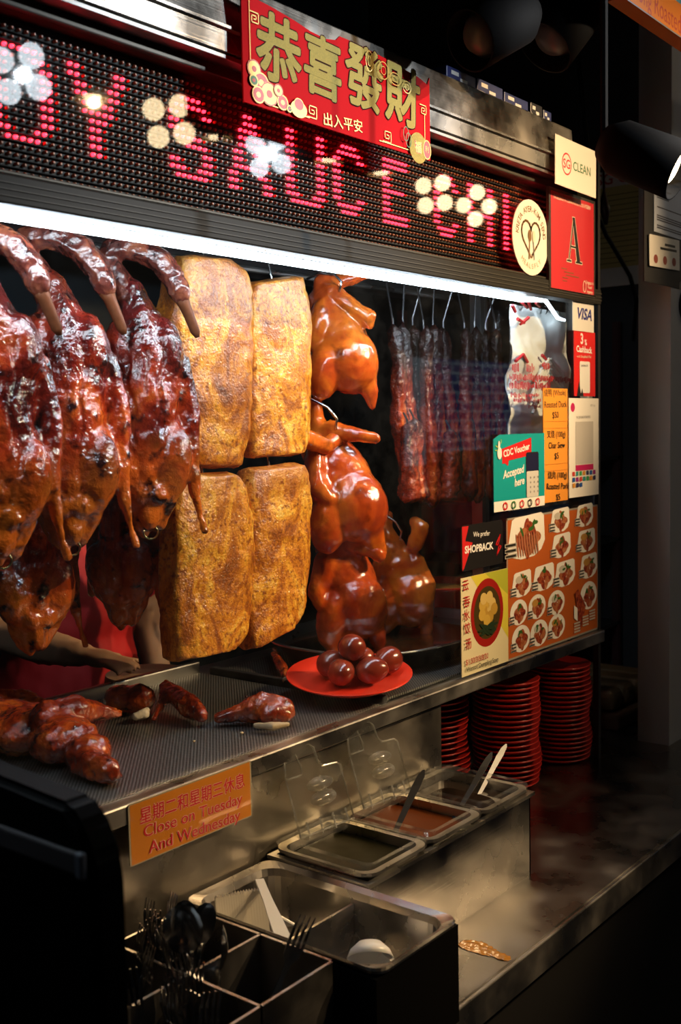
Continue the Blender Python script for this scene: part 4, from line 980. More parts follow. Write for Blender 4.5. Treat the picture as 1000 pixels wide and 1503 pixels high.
P2 = [('e', fz(178, 1046, .024), (.034, .028, .025), (0, 0, .5)), ('e', fz(203, 1046, .024), (.032, .026, .026), (0, 0, -.4))]
piece('duck_breast_piece', 'cut duck piece with pale bone ends on the drip tray', 'duck piece', P2, DUCKM, amp=.0025, parts=[('bone', [('c', [fz(200, 1062, .012), fz(212, 1060, .014), fz(216, 1056, .016)], [.008, .010, .006])], BONE), ('bone', [('c', [fz(156, 1050, .022), fz(160, 1044, .034)], [.006, .006])], BONE)])
P3 = [('c', [fz(245, 1040, .036), fz(262, 1048, .030), fz(280, 1058, .024), fz(298, 1066, .018)], [.015, .019, .022, .012]), ('c', [fz(245, 1040, .036), fz(236, 1052, .018), fz(226, 1062, .008)], [.012, .008, .006])]
piece('duck_wing_piece', 'bent roast wing lying beside the cut duck piece', 'duck piece', P3, DUCKM, amp=.002)
P4 = [('c', [fz(322, 1066, .014), fz(350, 1064, .020), fz(385, 1062, .026), fz(415, 1064, .024)], [.011, .016, .028, .024]), ('e', fz(405, 1064, .022), (.036, .028, .024))]
piece('roast_thigh', 'roast duck thigh with a pale cut edge beside the flange', 'duck piece', P4, DUCKM, amp=.002, parts=[('cut_face', [('c', [fz(375, 1074, .010), fz(400, 1077, .012), fz(422, 1074, .012)], [.005, .008, .005])], FLESH)])
P5 = [('c', [fz(404, 985, .034), fz(414, 996, .022), fz(420, 1002, .014)], [.009, .013, .010])]
piece('wing_tip_piece', 'small roast wing tip leaning by the red plate', 'duck piece', P5, DUCKM, voxel=.0026, parts=[('bone', [('c', [fz(404, 980, .038), fz(407, 984, .036)], [.006, .005])], BONE), ('bone', [('c', [fz(419, 1006, .010), fz(424, 1006, .010)], [.007, .006])], FLESH)])
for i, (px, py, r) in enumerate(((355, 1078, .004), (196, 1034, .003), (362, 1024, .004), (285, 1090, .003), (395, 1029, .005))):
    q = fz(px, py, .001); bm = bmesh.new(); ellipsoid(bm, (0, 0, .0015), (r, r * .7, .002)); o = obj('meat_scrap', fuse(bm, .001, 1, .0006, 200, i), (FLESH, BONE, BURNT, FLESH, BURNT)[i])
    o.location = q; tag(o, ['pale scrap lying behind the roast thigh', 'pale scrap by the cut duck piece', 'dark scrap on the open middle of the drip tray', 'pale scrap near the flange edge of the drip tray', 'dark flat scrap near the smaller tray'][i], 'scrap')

# red plate of braised eggs
pc = on_z(513, 998, FL + .030); pc.z = FL + .013
PL = mat('plate_red', (.78, .035, .012), .3, coat=.4, var=.1, vscale=15)
pl = obj('round_plate', lathe([(0, .004), (.06, .004), (.085, .006), (.112, .017), (.1135, .0165), (.112, .014), (.085, .001), (.06, -.002), (0, -.002)], 56), PL, smooth=True)
pl.location = pc + Vector((0, 0, .014)); TILT = Matrix.Rotation(R(7), 4, Vector((.62, -.78, 0)).normalized()); pl.rotation_euler = TILT.to_euler(); tag(pl, 'bright red plate holding braised eggs', 'plate')
EGG = ramp_mat('braised_egg', [(.3, (.13, .016, .008)), (.55, (.26, .034, .014)), (.8, (.34, .06, .024))], (18, 18, 18), 3, .22, .6, ((300, .05),), sss=.1)
def egg_mesh():
    bm = bmesh.new(); bmesh.ops.create_uvsphere(bm, u_segments=24, v_segments=16, radius=1)
    for v in bm.verts:
        z = v.co.z; k = 1 - .13 * z; v.co = Vector((v.co.x * .0235 * k, v.co.y * .0235 * k, z * .029)) * 1.04
    return mesh_of(bm, True)
EM = egg_mesh()
egs = [(499, 1008, 'egg lying at the plate edge', 0), (536, 1007, 'creased egg', 1), (508, 990, '', 0), (525, 987, '', 0), (547, 985, '', 0), (553, 993, '', 0)]
elab = ['brown braised egg at the front of the plate on the tray side', 'creased brown braised egg at the front of the plate facing the flange', 'brown braised egg at the back of the plate toward the pork', 'brown braised egg topping the middle of the pile', 'brown braised egg at the back of the plate by the gravy tray', 'brown braised egg half hidden behind the creased egg']
ep = [(-.052, -.032, 0), (-.004, -.044, 0), (-.028, .016, .0), (.010, .005, .022), (.055, .010, 0), (.038, -.020, 0)]
for i, (dx, dy, dz) in enumerate(((-.028, -.026, 0), (.027, -.028, 0), (-.034, .026, 0), (-.004, -.002, .036), (.018, .028, 0), (.066, .010, .001))):
    # dx, dy along and across the view
    o = obj('braised_egg', EM, EGG); vx, vy = Vector((.78, -.62, 0)), Vector((.62, .78, 0))
    o.location = pc + Vector((0, 0, .014)) + TILT @ (vx * (dx + .006) + vy * (dy - .008) + Vector((0, 0, .0310 + dz))); o.rotation_euler = (R(80), R(i * 37), R(i * 61 - 40)); tag(o, elab[i], 'egg', 'braised eggs on the red plate')

# tray of gravy with a red bowl behind it
gt = thing('gravy_tray', 'oval steel tray of dark gravy under the soya chickens', 'tray', (1.86, 1.35, FL + .006))
def oval(a, b, z, n=44, e=.75): return [(math.copysign(abs(math.cos(k * 2 * math.pi / n)) ** e, math.cos(k * 2 * math.pi / n)) * a, math.copysign(abs(math.sin(k * 2 * math.pi / n)) ** e, math.sin(k * 2 * math.pi / n)) * b, z) for k in range(n)]
bm = bmesh.new(); loft(bm, [oval(.235, .165, .002), oval(.265, .19, .042), oval(.277, .20, .045), oval(.276, .199, .048), oval(.262, .188, .046), oval(.228, .16, .005)]); bmesh.ops.recalc_face_normals(bm, faces=bm.faces[:])
obj('tray', bm, ST, gt, smooth=True)
bm = bmesh.new(); bm.faces.new([bm.verts.new(p) for p in oval(.252, .18, .03)]); obj('gravy', bm, mat('gravy', (.06, .022, .008), .08, coat=1, bump=.25, bscale=45, var=.5, vscale=20), gt)
rb = thing('red_bowl', 'red melamine bowl of golden crumbs standing behind the gravy tray', 'bowl', on_z(652, 920, FL + .02))
rb.location = (2.205, 1.45, FL + .001)
obj('bowl', lathe([(0, .004), (.05, .004), (.085, .05), (.105, .10), (.108, .10), (.103, .094), (.082, .055), (0, .05)], 40), mat('bowl_melamine', (.55, .02, .012), .3, coat=.3), rb, smooth=True)
bm = lathe([(0, .092), (.05, .089), (.098, .083), (.0, .075)], 28); obj('crumbs', bm, mat('golden_crumbs', (.55, .25, .04), .6, var=.5, vscale=300, bump=1, bscale=400), rb, smooth=True)

# ================================================================== carrier bags behind the glass
def bag_mesh(x0, x1, z0, z1, y, seed, th=.012):
    n, m = 34, 44; off = Vector((seed, 0, 0)); V = []
    bm = bmesh.new()
    def h(u, v):
        f = noise.fractal(Vector((u * 3, v * 5, seed)), 1, 2, 4) * .010 + .006 * math.sin(u * 16 + 5 * v) * max(0, v - .45) + .008 * math.sin(v * 22 + u * 4 * (1 - 2 * (u > .5))) * (1 if .45 < v < .8 else .2)
        return f
    for side in (0, 1):
        g = []
        for j in range(m + 1):
            v = j / m; pin = 1 - .08 * max(0, v - .6) / .4
            row = []
            for i in range(n + 1):
                u = i / n; x = (x0 + x1) / 2 + (u - .5) * (x1 - x0) * pin
                edge = min(1, min(u, 1 - u, v, 1 - v) * 8)
                row.append(bm.verts.new((x, y + (h(u, v) - th * edge if side == 0 else h(u, v) * .4 + th * edge), z0 + v * (z1 - z0))))
            g.append(row)
        for j in range(m):
            for i in range(n): bm.faces.new((g[j][i], g[j][i + 1], g[j + 1][i + 1], g[j + 1][i]))
    bmesh.ops.remove_doubles(bm, verts=bm.verts[:], dist=.0015); bmesh.ops.recalc_face_normals(bm, faces=bm.faces[:])
    return bm
BAG = mat('bag_plastic', (.62, .66, .66), .35, coat=.3, bump=.25, bscale=60); BAGR = mat('bag_red', (.45, .02, .03), .4)
a = on_y(752, 448, 1.20); b_ = on_y(840, 705, 1.20)
t = thing('carrier_bags', 'bundle of white carrier bags with red print hanging behind the glass', 'carrier bag', (2.21, 1.165, 1.40))
BX0, BX1 = 2.225, 2.325
bgm = mesh_of(bag_mesh(on_y(748, 540, 1.16).x, 2.322, 1.40, on_y(790, 452, 1.16).z, 1.165, 3, .009), True); o = obj('bag', bgm, BAG, t, world=True)
def red_print(px0, px1, py, h_, seed):
    a = on_y(px0, py, 1.140); b = on_y(px1, py, 1.140); bm = bmesh.new(); x = a.x; rnd = random.Random(seed)
    while x < b.x:
        w_ = rnd.uniform(.002, .006); z = a.z + rnd.uniform(-.002, .002); hh = h_ * rnd.uniform(.35, 1)
        bm.faces.new([bm.verts.new(q) for q in ((x, 1.140, z - hh / 2), (min(x + w_, b.x), 1.140, z - hh / 2), (min(x + w_, b.x), 1.140, z + hh / 2), (x, 1.140, z + hh / 2))]); x += w_ + rnd.uniform(.001, .003)
    return bm
for k, (q0, q1, py, h_) in enumerate(((752, 762, 540, .02), (773, 785, 540, .02), (796, 808, 537, .02), (748, 840, 553, .016), (748, 808, 565, .018), (750, 792, 580, .012), (754, 795, 588, .010), (776, 795, 596, .010))): obj('red_print', red_print(q0, q1, py, h_, k), BAGR, t, world=True)
bm = bmesh.new()
for (p, q) in (((752, 448), (757, 458)), ((762, 440), (775, 452)), ((775, 440), (780, 455)), ((787, 444), (793, 450)), ((760, 468), (770, 474)), ((776, 466), (764, 476)), ((757, 530), (768, 520)), ((768, 520), (775, 532)), ((796, 521), (802, 528))):
    tube(bm, [on_y(*p, 1.140), on_y(*q, 1.140)], [.004, .003], 5)
obj('red_print', bm, BAGR, t, world=True)
for s in (-1, 1):
    bm = bmesh.new()
    for k in range(4): tube(bm, [(2.20 + s * .085, 1.149 - k * .001, 1.645 - k * .012), (2.20 + s * .05, 1.146, 1.70 - k * .012), (2.20 + s * .005, 1.149, 1.73 - k * .012)], [.004, .006, .003], 6)
    obj('handle_fold', bm, BAG, t, world=True)
t = thing('hanging_bag', 'crumpled clear plastic bag hanging outside the end post', 'plastic bag', (2.385, 1.14, 1.58)); obj('bag', mesh_of(bag_mesh(2.345, 2.412, 1.57, 1.86, 1.145, 9, .008), True), mat('bag_clear', (.55, .52, .45), .3, coat=.5), t, world=True)
obj('hook', tubem([(2.375, 1.145, 1.85), (2.375, 1.145, 1.9), (2.338, 1.13, 1.9)], .002, 6), HOOK, t, world=True)

# ================================================================== the stall hand behind the ducks
SKIN = mat('skin', (.42, .24, .15), .5, sss=.15, var=.08, vscale=20)
pr = thing('person', 'person in a red apron standing behind the hanging ducks', 'person', (1.53, 2.02, 0))
bm = bmesh.new(); C_ = lambda p, r, st=.02: chain(bm, p, r, st)
ellipsoid(bm, (0, 0, 1.22), (.18, .115, .20)); ellipsoid(bm, (0, 0, 1.02), (.165, .12, .20)); ellipsoid(bm, (0, .01, .90), (.17, .12, .14))
C_([(-.17, 0, 1.36), (.17, 0, 1.36)], [.07, .07]); C_([(0, 0, 1.40), (0, -.01, 1.50)], [.062, .055])
ellipsoid(bm, (0, -.015, 1.60), (.075, .092, .115)); ellipsoid(bm, (0, -.045, 1.545), (.055, .06, .05)); C_([(0, -.10, 1.61), (0, -.122, 1.575)], [.010, .015], .006); ellipsoid(bm, (0, -.098, 1.535), (.026, .012, .007))
for s in (-1, 1): ellipsoid(bm, (s * .077, 0, 1.59), (.012, .02, .03)); C_([(s * .085, .01, .86), (s * .09, .0, .48), (s * .09, .01, .08)], [.085, .06, .045]); C_([(s * .09, .02, .045), (s * .095, -.14, .035)], [.045, .035])
# left arm rests on the tray edge, right arm hangs
C_([(-.19, 0, 1.36), (-.25, -.05, 1.20), (-.22, -.20, 1.165), (-.20, -.30, 1.155)], [.058, .048, .042, .030]); ellipsoid(bm, (-.19, -.345, 1.15), (.032, .05, .018))
for k, (dx, l_) in enumerate(((-.028, .055), (-.010, .065), (.008, .06), (.025, .048))): C_([(-.19 + dx, -.385, 1.15), (-.19 + dx * 1.1, -.385 - l_ * .6, 1.146), (-.19 + dx * 1.1, -.385 - l_, 1.137)], [.0095, .0085, .0075], .006)
C_([(-.165, -.32, 1.15), (-.14, -.36, 1.143), (-.128, -.385, 1.138)], [.013, .010, .008], .006)
C_([(.19, 0, 1.36), (.24, .0, 1.12), (.23, -.06, .92)], [.058, .046, .032]); ellipsoid(bm, (.228, -.07, .86), (.02, .035, .05))
for k in range(4): C_([(.228, -.095 + k * .018, .82), (.224, -.10 + k * .018, .775 + .006 * abs(k - 1.5))], [.009, .0075], .006)
C_([(.215, -.09, .875), (.20, -.12, .83)], [.012, .008], .006)
bd = obj('body', fuse(bm, .009, 4, .0, 10), SKIN, pr)
for s in (-1, 1):
    bm = bmesh.new(); ellipsoid(bm, (s * .028, -.098, 1.625), (.011, .006, .006), (0, 0, 0), 10, 8); obj('eye', bm, BLACK, pr, smooth=True)
bm = bmesh.new(); ellipsoid(bm, (0, .012, 1.635), (.083, .093, .098)); obj('hair', fuse(bm, .006, 2, .004, 60), mat('hair', (.01, .008, .007), .5), pr)
bm = bmesh.new(); C_ = lambda p, r, st=.02: chain(bm, p, r, st)
ellipsoid(bm, (0, 0, 1.22), (.193, .128, .20)); ellipsoid(bm, (0, 0, 1.02), (.178, .133, .21)); ellipsoid(bm, (0, .01, .90), (.183, .133, .15)); C_([(-.17, 0, 1.36), (.17, 0, 1.36)], [.079, .079]); C_([(-.19, 0, 1.36), (-.235, -.04, 1.24)], [.068, .062]); C_([(.19, 0, 1.36), (.225, 0, 1.22)], [.068, .06])
obj('apron_and_shirt', fuse(bm, .01, 4, .006, 14), mat('red_cloth', (.45, .006, .008), .7), pr)
bm = bmesh.new(); 
for s in (-1, 1): C_([(s * .085, .01, .88), (s * .09, .0, .48), (s * .09, .01, .10)], [.098, .075, .065])
obj('trousers', fuse(bm, .012, 4, .003, 14), mat('dark_cloth', (.02, .02, .025), .8), pr)
# chopping block in the shade behind the tray
cb = thing('chopping_block', 'round wooden chopping block behind the drip tray under the pork', 'chopping block', (1.50, 1.72, CT)); obj('block', lathe([(0, 0), (.085, 0), (.088, .27), (.085, .285), (0, .285)], 32), mat('block_wood', (.33, .2, .09), .6, var=.3, vscale=20), cb, smooth=False); obj('iron_band', lathe([(.088, .2), (.091, .2), (.091, .23), (.088, .23)], 32), STD, cb)
o = obj('work_shelf', boxm(.5, 2.3, 1.62, 1.95, CT - .02, CT - .0), DARK); at_base(o, (1.4, 1.78, CT - .02)); struct(o)

# ================================================================== sauce station
LZ = .966
sb = thing('sauce_holder', 'stainless steel holder carrying three sauce tubs', 'holder', (1.41, .99, CT))
bm = bmesh.new()
X0_, X1_, Y0_, Y1_ = 1.182, 1.652, .905, 1.085
for (x0, x1, y0, y1) in ((X0_, X1_, Y0_, Y0_ + .004), (X0_, X1_, Y1_ - .004, Y1_), (X0_, X0_ + .004, Y0_, Y1_), (X1_ - .004, X1_, Y0_, Y1_)): box(bm, x0, x1, y0, y1, CT, LZ - .022)
obj('walls', bm, steel('holder_steel', (.5, .48, .45), .16, (3, 3, 200), .2), sb, world=True)
bm = bmesh.new(); loft(bm, [[(X0_ - .006, Y0_ - .006, LZ - .024), (X1_ + .006, Y0_ - .006, LZ - .024), (X1_ + .006, Y1_ + .006, LZ - .024), (X0_ - .006, Y1_ + .006, LZ - .024)], [(X0_ - .006, Y0_ - .006, LZ - .018), (X1_ + .006, Y0_ - .006, LZ - .018), (X1_ + .006, Y1_ + .006, LZ - .018), (X0_ - .006, Y1_ + .006, LZ - .018)], [(X0_ + .004, Y0_ + .004, LZ - .018), (X1_ - .004, Y0_ + .004, LZ - .018), (X1_ - .004, Y1_ - .004, LZ - .018), (X0_ + .004, Y1_ - .004, LZ - .018)]], cap=False)
bmesh.ops.recalc_face_normals(bm, faces=bm.faces[:]); obj('rim', bm, ST, sb, world=True)
CLEAR = glass('clear_plastic', (.95, .95, .93), 1.5, .05, .02)
def tub(i, sauce, label, flap):
    w_ = (X1_ - X0_) / 3; cx = X0_ + w_ * (i + .5); cy = (Y0_ + Y1_) / 2; d = Y1_ - Y0_
    t = thing('sauce_tub', label, 'sauce tub', (cx, cy, LZ - .018), 0, 'sauce tubs in the steel holder')
    bm = bmesh.new(); loft(bm, [rrect(w_ * .91, d * .92, .022, -.11), rrect(w_ * .93, d * .935, .022, .004), rrect(w_ - .002, d + .006, .024, .005), rrect(w_ - .002, d + .006, .024, .010), rrect(w_ * .88, d * .9, .02, .009), rrect(w_ * .86, d * .88, .02, -.105)]); bmesh.ops.recalc_face_normals(bm, faces=bm.faces[:]); obj('steel_pan', bm, ST, t, smooth=False)
    bm = bmesh.new(); bm.faces.new([bm.verts.new(p) for p in rrect(w_ * .865, d * .885, .02, -.006)]); obj('sauce', bm, sauce, t)
    # clear lid: a ring with an opening towards the customer
    bm = bmesh.new(); oy = -.018
    loft(bm, [rrect(w_ + .002, d + .012, .026, .008), rrect(w_ + .002, d + .012, .026, .016), rrect(w_ - .012, d - .004, .022, .020), rrect(w_ * .78, d * .70, .012, .020, cy=oy), rrect(w_ * .76, d * .68, .012, .013, cy=oy)], cap=False); bmesh.ops.recalc_face_normals(bm, faces=bm.faces[:])
    obj('lid', bm, CLEAR, t)
    for k in range(4):
        x = -.045 + k * .03; obj('hinge_rib', boxm(x - .0012, x + .0012, .046, .074, .020, .029, .0005, 1), CLEAR, t)
    obj('hinge_bar', tubem([(-.055, .058, .026), (.055, .058, .026)], .003, 6), CLEAR, t)
    if flap:
        M = Matrix.Translation((0, .046, .026)) @ Matrix.Rotation(R(-6), 4, 'Z') @ Matrix.Rotation(R(flap), 4, 'X')
        pts = [(-.058, 0), (.058, 0), (.058, .085), (.052, .090), (.022, .092), (.014, .10), (.012, .122), (.004, .13), (-.035, .13), (-.052, .118), (-.057, .095), (-.058, .085)]
        bm = bmesh.new(); A = [bm.verts.new(M @ Vector((p[0], p[1], 0))) for p in pts]; B = [bm.verts.new(M @ Vector((p[0], p[1], .0025))) for p in pts]
        bm.faces.new(A[::-1]); bm.faces.new(B)
        for k in range(len(pts)): j = (k + 1) % len(pts); bm.faces.new((A[k], A[j], B[j], B[k]))
        bmesh.ops.recalc_face_normals(bm, faces=bm.faces[:]); f = obj('flap', bm, CLEAR, t)
        EDGE = glass('clear_edge', (.85, .83, .76), 1.9, .1, .16)
        bm = bmesh.new(); tube(bm, [M @ Vector((p[0], p[1], .001)) for p in pts + [pts[0]]], .0017, 6); obj('flap_edge', bm, EDGE, f)
        bm = bmesh.new(); tube(bm, [M @ Vector(q) for q in ((-.055, .088, .001), (-.025, .088, .001), (-.022, .10, .001), (-.03, .128, .001))], .0014, 6); obj('flap_notch', bm, EDGE, f)
        for (yy, hh) in ((.068, .011), (.046, .012)):
            bm = bmesh.new(); ellipsoid(bm, (0, 0, 0), (.026, hh, .013), (0, 0, 0), 16, 10)
            for v in bm.verts: v.co = M @ (v.co + Vector((.004, yy, .004)))
            obj('finger_grip', bm, EDGE, f, smooth=True)
        for k in range(4):
            bm = bmesh.new(); x = -.042 + k * .028; tube(bm, [M @ Vector((x, -.004, .004)), M @ Vector((x, .02, .004))], .0016, 5); obj('flap_rib', bm, EDGE, f)
    return t
SA = mat('chilli_sauce', (.012, .011, .003), .4, var=.3, vscale=40, spec=.06); SB_ = mat('plum_sauce', (.10, .022, .003), .4, var=.3, vscale=40, spec=.06); SC_ = mat('soy_sauce', (.02, .012, .008), .06, coat=1)
tub(0, SA, 'clear lidded tub of dark green sauce with lid flap raised', 70); tub(1, SB_, 'clear lidded tub of orange brown sauce with lid flap raised', 70); tub(2, SC_, 'clear lidded tub of black soy sauce at the far end', 0)
# ladles and spoon standing in the tubs
def ladle(a, b, label, m, w_=.011, loop=True, rz=0):
    t = thing('sauce_ladle', label, 'ladle', b); d = Vector(a) - Vector(b)
    side = Vector((.8, -.6, 0)); n = d.normalized().cross(side).normalized()
    bm = bmesh.new(); rings = []
    for f, q in ((-.25, .5), (0, .6), (.5, .8), (.78, 1), (.93, .8), (1, .25)):
        c = d * f + n * (.010 * math.sin(f * 3)); hw = w_ * q * .5
        rings.append([c - side * hw - n * .0016, c + side * hw - n * .0016, c + side * hw + n * .0016, c - side * hw + n * .0016])
    loft(bm, rings); bmesh.ops.recalc_face_normals(bm, faces=bm.faces[:]); obj('handle', bm, m, t)
    bm = bmesh.new(); c = d * -.3; ellipsoid(bm, c, (.022, .018, .01)); obj('bowl', bm, m, t, smooth=True)
    if loop:
        bm = bmesh.new(); s_ = [d * .72 + n * .008 + side * .001, d * .82 + n * .012 + side * .004, d * .95 + n * .012 + side * .006, d * 1.0 + n * .006]; tube(bm, s_, .0018, 6); obj('hanging_loop', bm, HOOK, t)
    return t
LD = mat('ladle_dark_steel', (.035, .035, .037), .3, metal=.5)
q0 = on_z(577, 1228, LZ - .02); q1 = on_y(622, 1130, q0.y + .015); ladle(q1, q0, 'dark steel ladle leaning in the green sauce tub', LD, .016)
q0 = on_z(672, 1192, LZ - .02); q1 = on_y(722, 1104, q0.y + .012); ladle(q1, q0, 'dark steel ladle leaning in the orange sauce tub', LD, .015)
q0 = on_z(708, 1158, LZ - .02); q1 = on_y(743, 1092, q0.y + .005); ladle(q1, q0, 'white plastic spoon standing in the soy sauce tub', mat('white_plastic', (.75, .74, .70), .35), .014, False)

# ================================================================== two-compartment pan with plastic spoons
PZ = .941
pn = thing('divided_pan', 'deep stainless pan with a divider holding white plastic spoons', 'pan', (1.0855, .917, PZ - .14), 0)
bm = bmesh.new()
W_, H_ = .178, .338
loft(bm, [rrect(W_ * .86, H_ * .90, .03, .0), rrect(W_ * .9, H_ * .93, .03, .13), rrect(W_, H_, .02, .136), rrect(W_ + .002, H_ + .002, .02, .140), rrect(W_ * .995, H_ * .997, .02, .143), rrect(W_ * .90, H_ * .94, .030, .138), rrect(W_ * .87, H_ * .92, .030, .128), rrect(W_ * .83, H_ * .885, .03, .006)])
bmesh.ops.recalc_face_normals(bm, faces=bm.faces[:]); obj('pan', bm, steel('pan_steel', (.62, .6, .57), .2, (4, 4, 60), .2), pn, smooth=False)
obj('divider', boxm(-W_ * .425, W_ * .425, -.002, .002, .008, .122), steel('pan_steel'), pn)
bm = bmesh.new()
for (x0, x1, y0, y1) in ((.995, 1.176, .752, .756), (.995, 1.176, 1.078, 1.082), (.995, .999, .756, 1.078), (1.172, 1.176, .756, 1.078)): box(bm, x0, x1, y0, y1, CT, PZ - .008)
o = obj('pan_stand', bm, mat('black_box', (.003, .003, .0033), .5, spec=.06)); at_base(o, (1.085, .918, CT)); tag(o, 'black box stand under the divided steel pan', 'stand')
WPL = mat('spoon_plastic', (.72, .72, .70), .3, sss=.1)
def soup_spoon(loc, rot, label, sc=1, hl=1):
    t = thing('plastic_spoon', label, 'spoon', loc, 0, 'white plastic soup spoons in the pan'); t.rotation_euler = rot; t.scale = (sc,) * 3
    obj('bowl', lathe([(0, 0), (.014, .0), (.024, .009), (.028, .018), (.0265, .018), (.022, .010), (0, .003)], 28), WPL, t, smooth=True)
    bm = bmesh.new(); rings = []
    for (x, z, hw, hh) in ((.022, .012, .010, .003), (.045, .020, .0085, .004), (.07, .030, .008, .004), (.095, .036, .0095, .003)): x *= hl; rings.append([(x, -hw, z + hh), (x, -hw * .6, z - hh), (x, hw * .6, z - hh), (x, hw, z + hh)])
    loft(bm, rings); bmesh.ops.recalc_face_normals(bm, faces=bm.faces[:]); obj('handle', bm, WPL, t)
    return t
def inpan(px, py, z): q = on_z(px, py, z); return q
soup_spoon(inpan(543, 1383, PZ - .03), (R(140), R(10), R(-40)), 'white soup spoon lying bowl up in the emptier half of the pan', 1.1, .55)
# tall spoon handle
a, b_ = on_z(381, 1292, PZ + .018), on_z(412, 1368, PZ - .025)
bm = bmesh.new(); d = a - b_; sd = Vector((.8, -.6, 0)); 
loft(bm, [[b_ + d * f - sd * w2 + Vector((0, 0, -.002)), b_ + d * f + sd * w2 + Vector((0, 0, -.002)), b_ + d * f + sd * w2 + Vector((0, 0, .002)), b_ + d * f - sd * w2 + Vector((0, 0, .002))] for f, w2 in ((-.3, .011), (.2, .009), (.6, .0065), (1, .006))])
bmesh.ops.recalc_face_normals(bm, faces=bm.faces[:]); o = obj('long_spoon', bm, WPL); at_base(o, b_); tag(o, 'long white spoon handle standing up from the divided pan', 'spoon')
# paper toothpick sleeves with a serrated edge
for k, (px, py, wd) in enumerate(((345, 1338, .042), (372, 1332, .048))):
    p = on_z(px, py, PZ - .015); u = Vector((.85, -.52, 0)).normalized(); nseg = 12
    bm = bmesh.new(); A = []; B = []
    for i in range(nseg * 2 + 1):
        f = i / (nseg * 2) - .5; zz = .034 + (.0035 if i % 2 else 0); A.append(bm.verts.new(p + u * wd * f + Vector((0, 0, -.05)))); B.append(bm.verts.new(p + u * wd * f + Vector((-.004, .004, zz - .012))))
    for i in range(nseg * 2): bm.faces.new((A[i], A[i + 1], B[i + 1], B[i]))
    g = bmesh.ops.extrude_face_region(bm, geom=bm.faces[:]); bmesh.ops.translate(bm, verts=[v for v in g['geom'] if isinstance(v, bmesh.types.BMVert)], vec=(.002, .004, 0)); bmesh.ops.recalc_face_normals(bm, faces=bm.faces[:])
    o = obj('paper_sleeve', bm, mat('sleeve_paper', (.72, .68, .58), .7)); at_base(o, p); tag(o, ['white serrated paper sleeve leaning at the wall corner of the pan', 'white serrated paper sleeve leaning against the long spoon handle'][k], 'paper sleeve')
bm = boxm(-.012, .012, -.002, .002, -.012, .012, .001); o = obj('spoon_stub', bm, WPL); o.location = on_z(417, 1352, PZ - .03); o.rotation_euler = (R(60), R(35), R(-40)); tag(o, 'flat white plastic piece beside the long spoon handle', 'plastic piece')

# ================================================================== cutlery tray
cy_ = thing('cutlery_tray', 'dark steel cutlery tray divided into compartments', 'tray', (.885, .92, CT))
KZ = .95; kx0, kx1, ky0, ky1 = .72, .975, .80, 1.05
CTR = STD
for (nm, x0, x1, y0, y1) in (('side_wall', kx0, kx1, ky0, ky0 + .003), ('side_wall', kx0, kx1, ky1 - .003, ky1), ('side_wall', kx0, kx0 + .003, ky0, ky1), ('side_wall', kx1 - .003, kx1, ky0, ky1), ('divider', kx0, kx1, .917, .920), ('divider', .845, .848, ky0, ky1)):
    obj(nm, boxm(x0, x1, y0, y1, CT, KZ), CTR, cy_, world=True)
    obj('rim_edge', boxm(x0 - .0005, x1 + .0005, y0 - .0005, y1 + .0005, KZ, KZ + .0015), ST, cy_, world=True)
obj('bottom', boxm(kx0, kx1, ky0, ky1, CT, CT + .003), CTR, cy_, world=True)
CUT = mat('cutlery_steel', (.62, .62, .63), .14, metal=1)
def fork_mesh():
    bm = bmesh.new()
    def bar(x0, x1, z0, z1, t_=.0012): box(bm, x0, x1, -t_, t_, z0, z1)
    rings = []
    for (z, hw) in ((0, .008), (.02, .0075), (.08, .0045), (.11, .003), (.125, .004), (.135, .010), (.148, .0115)): rings.append([(-hw, -.0011, z), (hw, -.0011, z), (hw, .0011, z), (-hw, .0011, z)])
    loft(bm, rings)
    for k in range(4):
        x = -.0097 + k * .00647; loft(bm, [[(x - .0018, -.001, .147), (x + .0018, -.001, .147), (x + .0018, .001, .147), (x - .0018, .001, .147)], [(x - .0016, .002, .17), (x + .0016, .002, .17), (x + .0016, .0038, .17), (x - .0016, .0038, .17)], [(x - .0007, -.0005, .19), (x + .0007, -.0005, .19), (x + .0007, .0005, .19), (x - .0007, .0005, .19)]])
    bmesh.ops.recalc_face_normals(bm, faces=bm.faces[:]); return mesh_of(bm)
def spoon_mesh():
    bm = bmesh.new(); rings = []
    for (z, hw) in ((0, .008), (.02, .0075), (.08, .0045), (.12, .0035), (.135, .006)): rings.append([(-hw, -.0011, z), (hw, -.0011, z), (hw, .0011, z), (-hw, .0011, z)])
    loft(bm, rings)
    for s, dy in ((1, 0),):
        V = []
        for j in range(7):
            r_ = j / 6
            V.append([bm.verts.new((.0195 * r_ * math.cos(k * math.pi / 8), (1 - r_ * r_) * .008, .162 + .030 * r_ * math.sin(k * math.pi / 8))) for k in range(16)])
        for a, b in zip(V, V[1:]):
            for k in range(16): j = (k + 1) % 16; bm.faces.new((a[k], a[j], b[j], b[k]))
    bmesh.ops.remove_doubles(bm, verts=bm.verts[:], dist=1e-6); bmesh.ops.recalc_face_normals(bm, faces=bm.faces[:]); return mesh_of(bm, True)
FM, SM = fork_mesh(), spoon_mesh(); rnd = random.Random(4)
k = 0
